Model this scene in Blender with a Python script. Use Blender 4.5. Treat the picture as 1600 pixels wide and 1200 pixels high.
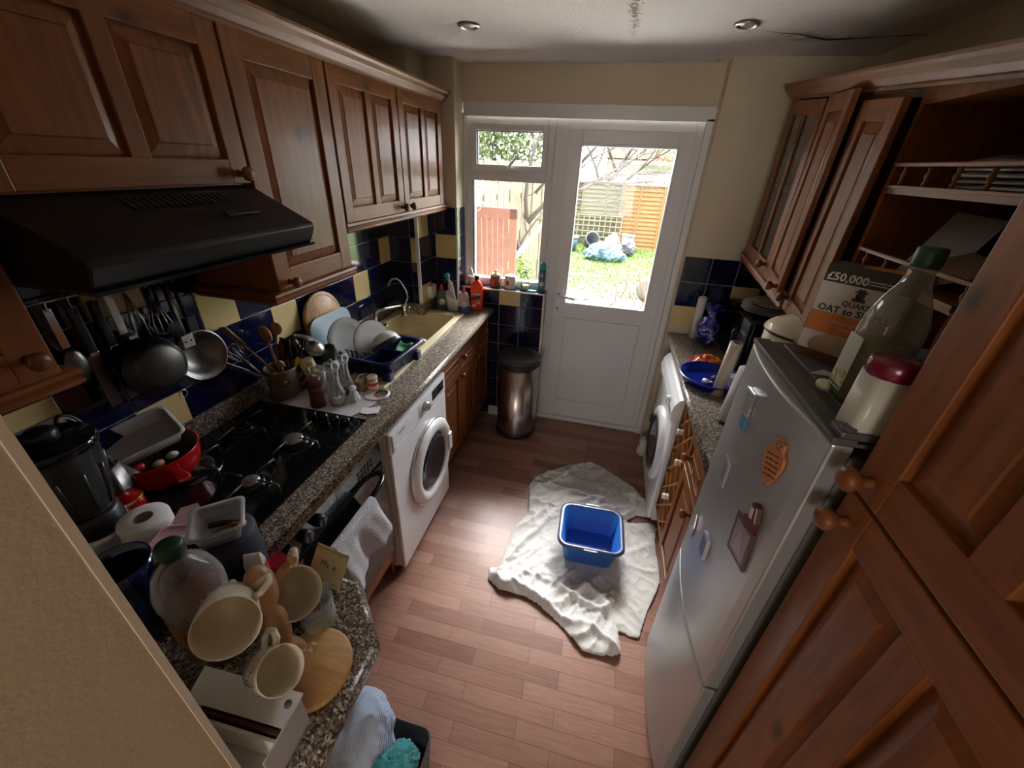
import bpy, bmesh, math, random
from mathutils import Vector, Matrix, noise
random.seed(7)
PI = math.pi
sc = bpy.context.scene
for o in list(bpy.data.objects):
    bpy.data.objects.remove(o)
COL = sc.collection

# ---------------------------------------------------------------- camera, sky, sun, exposure
cam = bpy.data.cameras.new('camera')
cam.sensor_width = 36; cam.lens = 36 * 627.36 / 1600; cam.clip_start = 0.02; cam.clip_end = 200
co = bpy.data.objects.new('camera', cam); COL.objects.link(co)
rx, ry, rz = -0.5028, 0.0475, 0.2132
cy, sy, c_, s_ = math.cos(rz), math.sin(rz), math.cos(rx), math.sin(rx)
fw = Vector((-sy*c_, cy*c_, s_)); ri = Vector((cy, sy, 0)); up = ri.cross(fw)
R_ = math.cos(ry)*ri + math.sin(ry)*up; U_ = -math.sin(ry)*ri + math.cos(ry)*up
mw = Matrix((R_, U_, -fw)).transposed().to_4x4(); mw.translation = Vector((1.3816, 0, 1.8434))
co.matrix_world = mw
sc.camera = co
sc.view_settings.view_transform = 'Standard'; sc.view_settings.look = 'None'
sc.view_settings.gamma = 1; sc.view_settings.use_curve_mapping = False
sc.view_settings.exposure = 2.1
sc.cycles.use_denoising = True
sc.cycles.max_bounces = 9; sc.cycles.diffuse_bounces = 6; sc.cycles.transparent_max_bounces = 12
sc.cycles.sample_clamp_indirect = 6; sc.cycles.caustics_reflective = False; sc.cycles.caustics_refractive = False
# overcast sky, brighter on the garden side where the sun stands behind the cloud
SKY_BACK, SKY_FRONT = 0.4, 5.6
W = bpy.data.worlds.new('world'); sc.world = W; W.use_nodes = True
bg = W.node_tree.nodes['Background']; bg.inputs[0].default_value = (0.93, 0.96, 1.0, 1); bg.inputs[1].default_value = 1.0
_t = W.node_tree; _g = _t.nodes.new('ShaderNodeTexCoord'); _s = _t.nodes.new('ShaderNodeSeparateXYZ'); _t.links.new(_g.outputs['Generated'], _s.inputs[0])
_m = _t.nodes.new('ShaderNodeMapRange'); _m.inputs[1].default_value = -.3; _m.inputs[2].default_value = 1.0; _m.inputs[3].default_value = SKY_BACK; _m.inputs[4].default_value = SKY_FRONT
_d = _t.nodes.new('ShaderNodeVectorMath'); _d.operation = 'DOT_PRODUCT'; _d.inputs[1].default_value = (0, .55, .83); _t.links.new(_g.outputs['Generated'], _d.inputs[0]); _t.links.new(_d.outputs['Value'], _m.inputs[0]); _t.links.new(_m.outputs[0], bg.inputs[1])
def light(name, kind, energy, loc, rot, color=(1, 1, 1), **k):
    l = bpy.data.lights.new(name, kind); l.energy = energy; l.color = color
    for a, v in k.items(): setattr(l, a, v)
    o = bpy.data.objects.new(name, l); o.location = loc; o.rotation_euler = rot; COL.objects.link(o); return o
light('sun', 'SUN', 9.5, (1, 8, 8), (math.radians(-29), 0, math.radians(6)), (1, 0.97, 0.93), angle=math.radians(50))

# fill lamp added behind the camera at an assumed window, brightening the near kitchen
light('added_fill_light', 'AREA', 7, (1.15, -3.0, 1.5), (math.radians(90), 0, 0), (1, 0.95, 0.88), shape='RECTANGLE', size=1.1, size_y=0.95)

# ---------------------------------------------------------------- materials
MATS = {}
class NT:
    def __init__(s, m): s.t = m.node_tree; s.b = s.t.nodes['Principled BSDF']
    def n(s, k, **kw):
        x = s.t.nodes.new(k)
        for a, v in kw.items():
            if a.startswith('i_'):
                key = a[2:]; key = int(key) if key.isdigit() else key.replace('_', ' ')
                x.inputs[key].default_value = v
            else: setattr(x, a, v)
        return x
    def l(s, a, b): s.t.links.new(a, b)
    def ramp(s, fac, stops, interp='LINEAR'):
        r = s.n('ShaderNodeValToRGB'); e = r.color_ramp.elements; r.color_ramp.interpolation = interp
        while len(e) < len(stops): e.new(0.5)
        for q, (p, c) in zip(e, stops): q.position = p; q.color = (*c, 1) if len(c) == 3 else c
        s.l(fac, r.inputs[0]); return r.outputs[0]
    def coord(s, sc_=(1, 1, 1), rot=(0, 0, 0)):
        tc = s.n('ShaderNodeTexCoord'); mp = s.n('ShaderNodeMapping')
        mp.inputs['Scale'].default_value = sc_; mp.inputs['Rotation'].default_value = rot
        s.l(tc.outputs['Object'], mp.inputs[0]); return mp.outputs[0]
    def noise(s, co, scale, detail=4, rough=0.5, dist=0):
        x = s.n('ShaderNodeTexNoise'); x.inputs['Scale'].default_value = scale; x.inputs['Detail'].default_value = detail
        x.inputs['Roughness'].default_value = rough; x.inputs['Distortion'].default_value = dist
        if co is not None: s.l(co, x.inputs['Vector'])
        return x.outputs[0]
    def mix(s, fac, a, b, mode='MIX'):
        x = s.n('ShaderNodeMix', data_type='RGBA', blend_type=mode)
        for i, v in ((0, fac), (6, a), (7, b)):
            if hasattr(v, 'links'): s.l(v, x.inputs[i])
            elif i == 0: x.inputs[0].default_value = v
            else: x.inputs[i].default_value = (*v, 1)
        return x.outputs[2]
    def bump(s, h, strength=0.3, dist=0.002):
        b = s.n('ShaderNodeBump'); b.inputs['Strength'].default_value = strength; b.inputs['Distance'].default_value = dist
        s.l(h, b.inputs['Height']); s.l(b.outputs[0], s.b.inputs['Normal'])
def M(name, col=(.8, .8, .8), rough=.5, metal=0, spec=None, trans=0, ior=None, coat=0, sheen=0, alpha=None, emit=None):
    if name in MATS: return MATS[name]
    m = bpy.data.materials.new(name); m.use_nodes = True; b = m.node_tree.nodes['Principled BSDF']
    b.inputs['Base Color'].default_value = (*col, 1); b.inputs['Roughness'].default_value = rough; b.inputs['Metallic'].default_value = metal
    if spec is not None: b.inputs['Specular IOR Level'].default_value = spec
    if trans: b.inputs['Transmission Weight'].default_value = trans
    if ior: b.inputs['IOR'].default_value = ior
    if coat: b.inputs['Coat Weight'].default_value = coat; b.inputs['Coat Roughness'].default_value = .12
    if sheen: b.inputs['Sheen Weight'].default_value = sheen
    if emit: b.inputs['Emission Color'].default_value = (*emit[0], 1); b.inputs['Emission Strength'].default_value = emit[1]
    MATS[name] = m; return m
def PM(name, *a, **k):
    m = M(name, *a, **k); return m, NT(m)
def pine(name, sc3, rot=(0, 0, 0), dark=(.092, .024, .0048), lite=(.245, .076, .017)):
    m, t = PM(name, rough=.44, coat=.06, spec=.32)
    co = t.coord(sc3)
    n1 = t.noise(co, 3.0, 5, .55, .6); n2 = t.noise(t.coord(), 2.3, 2)
    col = t.ramp(n1, [(.25, dark), (.5, tuple((a+b)/2 for a, b in zip(dark, lite))), (.75, lite)])
    col = t.mix(t.ramp(n2, [(.35, (0, 0, 0)), (.7, (.5, .5, .5))]), col, (.30, .10, .025))
    v = t.n('ShaderNodeTexVoronoi'); v.inputs['Scale'].default_value = 1.0; v.inputs['Randomness'].default_value = 1
    k = [2.6 if q < 9 else 6.0 for q in sc3]
    t.l(t.coord([5.5 if q >= 9 else 3.4 for q in sc3]), v.inputs['Vector'])
    col = t.mix(t.ramp(v.outputs['Distance'], [(.03, (1, 1, 1)), (.085, (.35, .35, .35)), (.14, (0, 0, 0))]), col, (.05, .014, .006))
    t.l(col, t.b.inputs['Base Color']); t.bump(n1, .12, .001); return m
pine_v = pine('pine_upright_grain', (14, 14, 1.6))
pine_h = pine('pine_level_grain', (14, 1.6, 14))
pine_x = pine('pine_cross_grain', (1.6, 14, 14))
pine_pale = pine('pine_pale', (14, 14, 1.6), dark=(.30, .13, .045), lite=(.5, .25, .09))
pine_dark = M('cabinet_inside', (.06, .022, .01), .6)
def wall_paint():
    m, t = PM('wall_paint', (.6, .5, .36), .75); co = t.coord()
    col = t.ramp(t.noise(co, 1.7, 4), [(.3, (.56, .475, .335)), (.7, (.66, .565, .41))])
    t.l(col, t.b.inputs['Base Color']); t.bump(t.noise(co, 130, 3), .25, .003); return m
wallm = wall_paint()
def ceil_paint():
    m, t = PM('ceiling_paint', (.6, .57, .5), .85); co = t.coord()
    base = t.ramp(t.noise(co, 1.3, 5), [(.3, (.70, .675, .64)), (.7, (.78, .755, .72))])
    # damp stain: a brown speckled streak running along y near x = 1.345, another patch by the crack
    sep = t.n('ShaderNodeSeparateXYZ'); t.l(co, sep.inputs[0])
    def absd(sock, c, w):
        a = t.n('ShaderNodeMath', operation='SUBTRACT'); t.l(sock, a.inputs[0]); a.inputs[1].default_value = c
        b = t.n('ShaderNodeMath', operation='ABSOLUTE'); t.l(a.outputs[0], b.inputs[0])
        d = t.n('ShaderNodeMapRange'); t.l(b.outputs[0], d.inputs[0]); d.inputs[1].default_value = 0; d.inputs[2].default_value = w
        d.inputs[3].default_value = 1; d.inputs[4].default_value = 0; return d.outputs[0]
    def mul(a, b):
        x = t.n('ShaderNodeMath', operation='MULTIPLY'); t.l(a, x.inputs[0]); t.l(b, x.inputs[1]); return x.outputs[0]
    st = mul(mul(absd(sep.outputs[0], 1.345, .035), absd(sep.outputs[1], 1.7, .72)), t.ramp(t.noise(co, 60, 3), [(.42, (0, 0, 0)), (.6, (1, 1, 1))]))
    st = t.ramp(st, [(.05, (0, 0, 0)), (.35, (.8, .8, .8))])
    col = t.mix(st, base, (.17, .10, .055))
    s2 = mul(mul(absd(sep.outputs[0], 2.05, .25), absd(sep.outputs[1], 2.34, .1)), t.ramp(t.noise(co, 18, 4), [(.45, (0, 0, 0)), (.62, (1, 1, 1))]))
    col = t.mix(t.ramp(s2, [(.1, (0, 0, 0)), (.5, (.55, .55, .55))]), col, (.22, .13, .08))
    s3 = mul(absd(sep.outputs[1], 2.80, .07), t.ramp(t.noise(co, 14, 4), [(.55, (0, 0, 0)), (.66, (1, 1, 1))]))
    col = t.mix(t.ramp(s3, [(.1, (0, 0, 0)), (.6, (.6, .6, .6))]), col, (.24, .15, .08))
    t.l(col, t.b.inputs['Base Color']); t.bump(t.noise(co, 90, 4), .6, .006); return m
ceilm = ceil_paint()
def laminate():
    m, t = PM('laminate_floor', rough=.33); co = t.coord()
    br = t.n('ShaderNodeTexBrick'); t.l(co, br.inputs['Vector']); br.offset = .37; br.offset_frequency = 2
    for k, v in (('Scale', 1), ('Mortar Size', .0009), ('Mortar Smooth', .2), ('Bias', 0), ('Brick Width', .36), ('Row Height', .066)): br.inputs[k].default_value = v
    br.inputs['Color1'].default_value = (0, 0, 0, 1); br.inputs['Color2'].default_value = (1, 1, 1, 1); br.inputs['Mortar'].default_value = (.2, .2, .2, 1)
    v = t.ramp(br.outputs['Color'], [(0, (.22, .095, .062)), (.35, (.32, .158, .110)), (.7, (.40, .215, .155)), (1, (.27, .122, .082))])
    g = t.noise(t.coord((2.5, 40, 1)), 3, 5, .6, .8)
    col = t.mix(.55, v, t.ramp(g, [(.3, (.42, .38, .36)), (.7, (1, 1, 1))]), 'MULTIPLY')
    col = t.mix(br.outputs['Fac'], col, (.10, .04, .025))
    t.l(col, t.b.inputs['Base Color']); t.bump(g, .05, .001); return m
floorm = laminate()
def granite():
    m, t = PM('speckled_worktop', rough=.28); co = t.coord()
    v = t.n('ShaderNodeTexVoronoi'); v.inputs['Scale'].default_value = 230; t.l(co, v.inputs['Vector'])
    sp = t.n('ShaderNodeSeparateColor'); t.l(v.outputs['Color'], sp.inputs[0])
    col = t.ramp(sp.outputs[0], [(0, (.035, .028, .024)), (.25, (.12, .09, .068)), (.45, (.25, .20, .155)), (.62, (.42, .36, .29)), (.8, (.17, .13, .10)), (.93, (.60, .54, .46))], 'CONSTANT')
    t.l(col, t.b.inputs['Base Color']); return m
granm = granite()
navy = M('navy_tile', (.0045, .006, .032), .09, spec=.6)
creamt = M('cream_tile', (.66, .52, .24), .12)
grout = M('grout', (.55, .53, .48), .8)
upvc = M('white_upvc', (.66, .65, .64), .3)
white = M('white_enamel', (.72, .72, .72), .28)
whitep = M('white_plastic', (.75, .74, .72), .35)
creamc = M('cream_ceramic', (.72, .64, .48), .2)
black = M('black_gloss', (.006, .006, .007), .08)
blackm = M('black_plastic', (.012, .012, .013), .38)
chrome = M('chrome', (.75, .75, .77), .12, 1)
steel = M('brushed_steel', (.52, .5, .49), .3, 1)
dsteel = M('dark_steel', (.16, .15, .15), .34, 1)
def glassm(name='clear_glass', col=(1, 1, 1), rough=.02, ior=1.45):
    return M(name, col, rough, trans=1, ior=ior)
def thin(name, tint=(.93, .95, .95), body=(.6, .62, .62), amt=.16):
    m = bpy.data.materials.new(name); m.use_nodes = True; t = m.node_tree; t.nodes.remove(t.nodes['Principled BSDF']); o = t.nodes['Material Output']
    a = t.nodes.new('ShaderNodeBsdfTransparent'); a.inputs[0].default_value = (*tint, 1); b = t.nodes.new('ShaderNodeBsdfPrincipled'); b.inputs['Base Color'].default_value = (*body, 1); b.inputs['Roughness'].default_value = .06
    f = t.nodes.new('ShaderNodeLayerWeight'); f.inputs[0].default_value = .35; r = t.nodes.new('ShaderNodeMapRange'); r.inputs[3].default_value = amt; r.inputs[4].default_value = min(1, amt+.6); x = t.nodes.new('ShaderNodeMixShader')
    t.links.new(f.outputs['Facing'], r.inputs[0]); t.links.new(r.outputs[0], x.inputs[0]); t.links.new(a.outputs[0], x.inputs[1]); t.links.new(b.outputs[0], x.inputs[2]); t.links.new(x.outputs[0], o.inputs[0]); MATS[name] = m; return m
glass = thin('clear_glass')
def pane():
    m = bpy.data.materials.new('window_glass'); m.use_nodes = True; t = m.node_tree; t.nodes.remove(t.nodes['Principled BSDF'])
    o = t.nodes['Material Output']; a = t.nodes.new('ShaderNodeBsdfTransparent'); b = t.nodes.new('ShaderNodeBsdfGlossy'); b.inputs['Roughness'].default_value = .02
    f = t.nodes.new('ShaderNodeFresnel'); f.inputs[0].default_value = 1.3; x = t.nodes.new('ShaderNodeMixShader')
    t.links.new(f.outputs[0], x.inputs[0]); t.links.new(a.outputs[0], x.inputs[1]); t.links.new(b.outputs[0], x.inputs[2]); t.links.new(x.outputs[0], o.inputs[0]); return m
panem = pane()

# ---------------------------------------------------------------- mesh builder
def rotm(v): return Matrix.Rotation(v[2], 4, 'Z') @ Matrix.Rotation(v[1], 4, 'Y') @ Matrix.Rotation(v[0], 4, 'X')
def frame(o, u, v, n=None):
    u = Vector(u).normalized(); v = Vector(v).normalized(); n = Vector(n).normalized() if n else u.cross(v)
    m = Matrix((u, v, n)).transposed().to_4x4(); m.translation = Vector(o); return m
class B:
    def __init__(s, M0=None): s.bm = bmesh.new(); s.M = M0 or Matrix(); s.mi = 0; s.sm = False
    def f(s, pts, sm=None):
        vs = [s.bm.verts.new(s.M @ Vector(p)) for p in pts]
        q = s.bm.faces.new(vs); q.material_index = s.mi; q.smooth = s.sm if sm is None else sm; return q
    def box(s, x0, x1, y0, y1, z0, z1, bev=0):
        tmp = bmesh.new(); r = bmesh.ops.create_cube(tmp, size=1)
        for v in tmp.verts: v.co = Vector(((x0+x1)/2 + v.co.x*(x1-x0), (y0+y1)/2 + v.co.y*(y1-y0), (z0+z1)/2 + v.co.z*(z1-z0)))
        if bev: bmesh.ops.bevel(tmp, geom=tmp.edges[:], offset=min(bev, .49*min(abs(x1-x0), abs(y1-y0), abs(z1-z0))), segments=2, affect='EDGES', profile=.6)
        s.merge(tmp); return s
    def merge(s, tmp, M1=None, sm=None):
        mm = s.M @ (M1 or Matrix()); mp = {}
        for v in tmp.verts: mp[v] = s.bm.verts.new(mm @ v.co)
        for q in tmp.faces:
            g = s.bm.faces.new([mp[v] for v in q.verts]); g.material_index = s.mi; g.smooth = s.sm if sm is None else sm
        tmp.free()
    def lathe(s, prof, n=24, M1=None, cap0=True, cap1=True, sm=True, a0=0, a1=2*PI, sx=1, sy=1):
        mm = s.M @ (M1 or Matrix()); full = abs(a1-a0-2*PI) < 1e-6; rings = []
        for r, z in prof:
            rings.append([s.bm.verts.new(mm @ Vector((sx*r*math.cos(a0+(a1-a0)*i/(n if full else n-1)), sy*r*math.sin(a0+(a1-a0)*i/(n if full else n-1)), z))) for i in range(n)])
        for a, b in zip(rings, rings[1:]):
            for i in range(n if full else n-1):
                j = (i+1) % n; q = s.bm.faces.new([a[i], a[j], b[j], b[i]]); q.material_index = s.mi; q.smooth = sm
        for ok, r, rev in ((cap0, rings[0], 1), (cap1, rings[-1], 0)):
            if ok and full:
                q = s.bm.faces.new(r[::-1] if rev else r); q.material_index = s.mi
        return s
    def cyl(s, p0, p1, r0, r1=None, n=16, cap=True):
        p0 = Vector(p0); p1 = Vector(p1); d = p1-p0; q = Vector((0, 0, 1)).rotation_difference(d).to_matrix().to_4x4(); q.translation = p0
        return s.lathe([(r0, 0), (r0 if r1 is None else r1, d.length)], n, q, cap, cap)
    def ball(s, c, r, n=16, sc3=(1, 1, 1)):
        prof = [(r*math.sin(PI*i/(n//2)) if 0 < i < n//2 else r*.02, -r*math.cos(PI*i/(n//2))) for i in range(n//2+1)]
        m = Matrix.Translation(Vector(c)) @ Matrix.Diagonal((*sc3, 1)); return s.lathe(prof, n, m)
    def tube(s, pts, r, n=8, closed=False, cap=True):
        pts = [Vector(p) for p in pts]; rs = r if isinstance(r, (list, tuple)) else [r]*len(pts); rings = []; up = None
        for i, p in enumerate(pts):
            if closed: d = pts[(i+1) % len(pts)] - pts[i-1]
            else: d = pts[min(i+1, len(pts)-1)] - pts[max(i-1, 0)]
            d.normalize()
            if up is None: up = Vector((0, 0, 1)) if abs(d.z) < .9 else Vector((1, 0, 0))
            a = d.cross(up).normalized(); up = a.cross(d).normalized()
            rings.append([s.bm.verts.new(s.M @ (p + rs[i]*(math.cos(2*PI*k/n)*a + math.sin(2*PI*k/n)*up))) for k in range(n)])
        pr = list(zip(rings, rings[1:])) + ([(rings[-1], rings[0])] if closed else [])
        for a, b in pr:
            for k in range(n):
                q = s.bm.faces.new([a[k], a[(k+1) % n], b[(k+1) % n], b[k]]); q.smooth = True; q.material_index = s.mi
        if cap and not closed:
            for rr in (rings[0][::-1], rings[-1]):
                q = s.bm.faces.new(rr); q.material_index = s.mi
        return s
    def prism(s, poly, z0, z1, sm=False):
        a = [s.bm.verts.new(s.M @ Vector((x, y, z0))) for x, y in poly]; b = [s.bm.verts.new(s.M @ Vector((x, y, z1))) for x, y in poly]; n = len(poly)
        fs = [s.bm.faces.new(a[::-1]), s.bm.faces.new(b)] + [s.bm.faces.new([a[i], a[(i+1) % n], b[(i+1) % n], b[i]]) for i in range(n)]
        for q in fs: q.material_index = s.mi
        for q in fs[2:]: q.smooth = sm
        return s
    def sweep(s, prof, path, closed=False):
        """prof: (out, up) points; path: plan points (x,y,z); 'out' is to the right of travel, mitred"""
        P = [Vector(p) for p in path]; rings = []
        for i, p in enumerate(P):
            d0 = (P[i]-P[i-1]) if i else (P[1]-P[0]); d1 = (P[i+1]-P[i]) if i < len(P)-1 else d0
            n0 = Vector((d0.y, -d0.x, 0)).normalized(); n1 = Vector((d1.y, -d1.x, 0)).normalized(); b = (n0+n1).normalized(); b /= max(.3, b.dot(n0))
            rings.append([s.bm.verts.new(s.M @ (p + b*o + Vector((0, 0, z)))) for o, z in prof])
        for a, b in zip(rings, rings[1:]):
            for k in range(len(prof)):
                j = (k+1) % len(prof); q = s.bm.faces.new([a[k], a[j], b[j], b[k]]); q.material_index = s.mi
        for rr in (rings[0][::-1], rings[-1]):
            q = s.bm.faces.new(rr); q.material_index = s.mi
        return s
    def grid(s, fn, nu, nv, thick=0, wrap=False):
        P = [[Vector(fn(i/nu, j/nv)) for j in range(nv+1)] for i in range(nu+1)]
        V = [[s.bm.verts.new(s.M @ p) for p in r] for r in P]
        def qd(a, b, c, d):
            q = s.bm.faces.new([a, b, c, d]); q.smooth = True; q.material_index = s.mi
        for i in range(nu):
            for j in range(nv): qd(V[i][j], V[i+1][j], V[i+1][j+1], V[i][j+1])
        if thick:
            N = [[None]*(nv+1) for _ in range(nu+1)]
            for i in range(nu+1):
                for j in range(nv+1):
                    a = P[min(i+1, nu)][j]-P[max(i-1, 0)][j]; b = P[i][min(j+1, nv)]-P[i][max(j-1, 0)]; n = a.cross(b)
                    n = n.normalized() if n.length > 1e-12 else Vector((0, 0, 1)); N[i][j] = s.bm.verts.new(s.M @ (P[i][j]-n*thick))
            for i in range(nu):
                for j in range(nv): qd(N[i][j+1], N[i+1][j+1], N[i+1][j], N[i][j])
            for i in range(nu):
                qd(V[i][0], N[i][0], N[i+1][0], V[i+1][0]); qd(V[i+1][nv], N[i+1][nv], N[i][nv], V[i][nv])
            for j in range(nv):
                qd(V[0][j+1], N[0][j+1], N[0][j], V[0][j]); qd(V[nu][j], N[nu][j], N[nu][j+1], V[nu][j+1])
        return s
    def text(s, body, size, M1, extrude=.0004, align='CENTER', bold=0):
        cu = bpy.data.curves.new('t', 'FONT'); cu.body = body; cu.size = size; cu.extrude = extrude; cu.align_x = align; cu.align_y = 'CENTER'; cu.resolution_u = 2; cu.offset = bold
        o = bpy.data.objects.new('t', cu); COL.objects.link(o); dg = bpy.context.evaluated_depsgraph_get(); dg.update()
        me = bpy.data.meshes.new_from_object(o.evaluated_get(dg)); tmp = bmesh.new(); tmp.from_mesh(me)
        bpy.data.objects.remove(o); bpy.data.curves.remove(cu); bpy.data.meshes.remove(me); s.merge(tmp, M1, False); return s
WM_ = {}
def wm(o):
    return WM_.get(o.name, Matrix())
def put(name, b, mats, parent=None, world=False, label=None, weld=True, sub=0, bevel=0):
    bm = b.bm
    if weld: bmesh.ops.remove_doubles(bm, verts=bm.verts, dist=1e-5)
    if world and parent is not None: bm.transform(wm(parent).inverted())
    bmesh.ops.recalc_face_normals(bm, faces=bm.faces)
    me = bpy.data.meshes.new(name); bm.to_mesh(me); bm.free()
    for m in (mats if isinstance(mats, (list, tuple)) else [mats]): me.materials.append(m)
    o = bpy.data.objects.new(name, me); COL.objects.link(o)
    if parent is not None: o.parent = parent; WM_[o.name] = wm(parent)
    if label: o['label'] = label
    if bevel:
        q = o.modifiers.new('bevel', 'BEVEL'); q.width = bevel; q.segments = 2; q.limit_method = 'ANGLE'
    if sub:
        q = o.modifiers.new('smooth', 'SUBSURF'); q.levels = sub; q.render_levels = sub
    return o
def thing(name, label, cat, loc=(0, 0, 0), rot=(0, 0, 0), group=None):
    o = bpy.data.objects.new(name, None); o.empty_display_size = .05; COL.objects.link(o)
    m = Matrix.Translation(Vector(loc)) @ rotm(rot); o.matrix_world = m; WM_[o.name] = m
    o['label'] = label; o['category'] = cat
    if group: o['group'] = group
    return o
def solo(name, b, mats, label, cat, loc=(0, 0, 0), rot=(0, 0, 0), group=None, **k):
    """a thing that is one mesh; b built in local coordinates"""
    o = put(name, b, mats, **k); m = Matrix.Translation(Vector(loc)) @ rotm(rot); o.matrix_world = m; WM_[o.name] = m
    o['label'] = label; o['category'] = cat
    if group: o['group'] = group
    return o
def struct(name, b, mats, parent=None, **k):
    o = put(name, b, mats, parent, **k)
    if parent is None: o['kind'] = 'structure'
    return o
def clone(root, loc, rot=(0, 0, 0), label=None, scale=None):
    def kids(o): return [c for c in ALLK(o)]
    def ALLK(o): return [c for c in bpy.data.objects if c.parent == o]
    def cp(o, par):
        c = o.copy(); COL.objects.link(c)
        if par is not None: c.parent = par
        for k in ALLK(o): cp(k, c)
        return c
    r = cp(root, None); m = Matrix.Translation(Vector(loc)) @ rotm(rot)
    if scale: m = m @ Matrix.Diagonal((*scale, 1))
    r.matrix_world = m; WM_[r.name] = m
    if label: r['label'] = label
    return r
def T(x, y, z): return Matrix.Translation(Vector((x, y, z)))

# ================================================================ ROOM
ZC = 2.345
def bx(*a, **k): return B().box(*a, **k)
struct('floor', bx(-.1, 2.6, -3.2, 2.95, -.1, 0), floorm)
struct('ceiling', bx(-.15, 2.62, -3.2, 2.95, ZC, ZC+.1), ceilm)
wl = struct('wall_left', bx(-.12, 0, -.3, 2.95, 0, ZC), wallm)
wr = struct('wall_right', bx(2.455, 2.575, -.3, 2.95, 0, ZC), wallm)
# far wall: pier at the left, right pier, over the door, low wall under the window
wb = struct('wall_back', B().box(0, .385, 2.66, 2.95, 0, ZC).box(1.835, 2.455, 2.68, 2.95, 0, ZC).box(.385, 1.835, 2.80, 2.95, 2.155, ZC)
            .box(.385, .985, 2.745, 2.95, 0, 1.04), wallm)
struct('wall_boxing', bx(0, .205, 2.44, 2.66, 0, ZC), wallm)
# doorway jamb beside the camera and an assumed, unseen hall behind
struct('wall_doorway', B().box(-.1, .943, -.05, .161, 0, ZC).box(1.87, 2.6, -.3, -.12, 0, ZC), wallm)
struct('trim_1', bx(.935, .9442, .1535, .1625, 0, ZC, bev=.0008), M('ivory_trim', (.80, .73, .60), .5))
struct('wall_assumed_hall', B().box(-.1, 0, -3.2, -.05, 0, ZC).box(2.5, 2.6, -3.2, -.3, 0, ZC).box(0, .6, -3.2, -3.1, 0, ZC).box(1.7, 2.5, -3.2, -3.1, 0, ZC)
       .box(.6, 1.7, -3.2, -3.1, 0, 1.0).box(.6, 1.7, -3.2, -3.1, 1.95, ZC), wallm)  # window opening is assumed, left in the unseen wall to let light in

def tiles(name, parent, o, u, v, n, us, vs, cream, skip=()):
    """us, vs: tile boundaries; cream: set of (i,j)"""
    b = B(frame(o, u, v, n)); g = .0016
    b.mi = 2; b.box(us[0], us[-1], vs[0], vs[-1], 0, .003)
    for i in range(len(us)-1):
        for j in range(len(vs)-1):
            if (i, j) in skip: continue
            b.mi = 1 if (i, j) in cream else 0
            b.box(us[i]+g, us[i+1]-g, vs[j]+g, vs[j+1]-g, .001, .0075, bev=.0015)
    return put(name, b, [navy, creamt, grout], parent, weld=False)
ZV = [.95, 1.102, 1.254, 1.406, 1.558, 1.71]
YV = [.165, .303, .457, .611, .765, .919, 1.073, 1.227, 1.381, 1.535, 1.689, 1.843, 1.997, 2.151, 2.305, 2.438]
tiles('tiles', wl, (0, 0, 0), (0, 1, 0), (0, 0, 1), (1, 0, 0), YV, ZV, {(4, 0), (4, 3), (6, 2), (8, 1), (12, 1), (14, 2), (2, 1)})
bo = bpy.data.objects['wall_boxing']
tiles('tiles', bo, (0, 2.44, 0), (1, 0, 0), (0, 0, 1), (0, -1, 0), [0, .155, .205], ZV[:5]+[1.64], {(1, 2)})
tiles('tiles', bo, (.205, 0, 0), (0, 1, 0), (0, 0, 1), (1, 0, 0), [2.433, 2.587, 2.66], ZV[:5]+[1.64], {(0, 0), (0, 3)})
tiles('tiles', wb, (0, 2.66, 0), (1, 0, 0), (0, 0, 1), (0, -1, 0), [.205, .232, .386], ZV[:4]+[1.574], {(1, 2)})
tiles('tiles', wb, (.385, 0, 0), (0, 1, 0), (0, 0, 1), (1, 0, 0), [2.653, 2.80], ZV[:4]+[1.574], {})
tiles('tiles', wb, (0, 2.745, 0), (1, 0, 0), (0, 0, 1), (0, -1, 0), [.385, .513, .665, .817, .985], [0, .03, .182, .334, .486, .638, .79, .942, 1.048], {(2, 7)})
tiles('tiles', wb, (.985, 0, 0), (0, 1, 0), (0, 0, 1), (1, 0, 0), [2.738, 2.845], [0, .03, .182, .334, .486, .638, .79, .942, 1.048], {(0, 5), (0, 2)})
tiles('tiles', wb, (0, 2.68, 0), (1, 0, 0), (0, 0, 1), (0, -1, 0), [1.835, 1.995, 2.147, 2.30, 2.455], [.95, 1.09, 1.242, 1.394], {(0, 0), (2, 1)})
tiles('tiles', wr, (2.455, 0, 0), (0, 1, 0), (0, 0, 1), (-1, 0, 0), [1.33, 1.46, 1.61, 1.76, 1.91, 2.06, 2.21, 2.36, 2.51, 2.68], [.91, .94, 1.09, 1.242, 1.394], {(3, 2), (6, 1)})
# white tile trims
tr = M('tile_trim', (.78, .77, .74), .3)
put('tile_trim', B().box(.378, .393, 2.650, 2.660, .91, 1.58, bev=.003).box(.19, .213, 2.4295, 2.440, .95, 1.6, bev=.003)
    .box(.385, .993, 2.733, 2.745, 1.040, 1.052, bev=.003).box(.981, .994, 2.733, 2.745, 0, 1.05, bev=.003), tr, wb)
# window board
struct('window_sill', B().box(.385, .992, 2.738, 2.90, 1.040, 1.052, bev=.002), M('sill_tile', (.035, .04, .09), .2))
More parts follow.
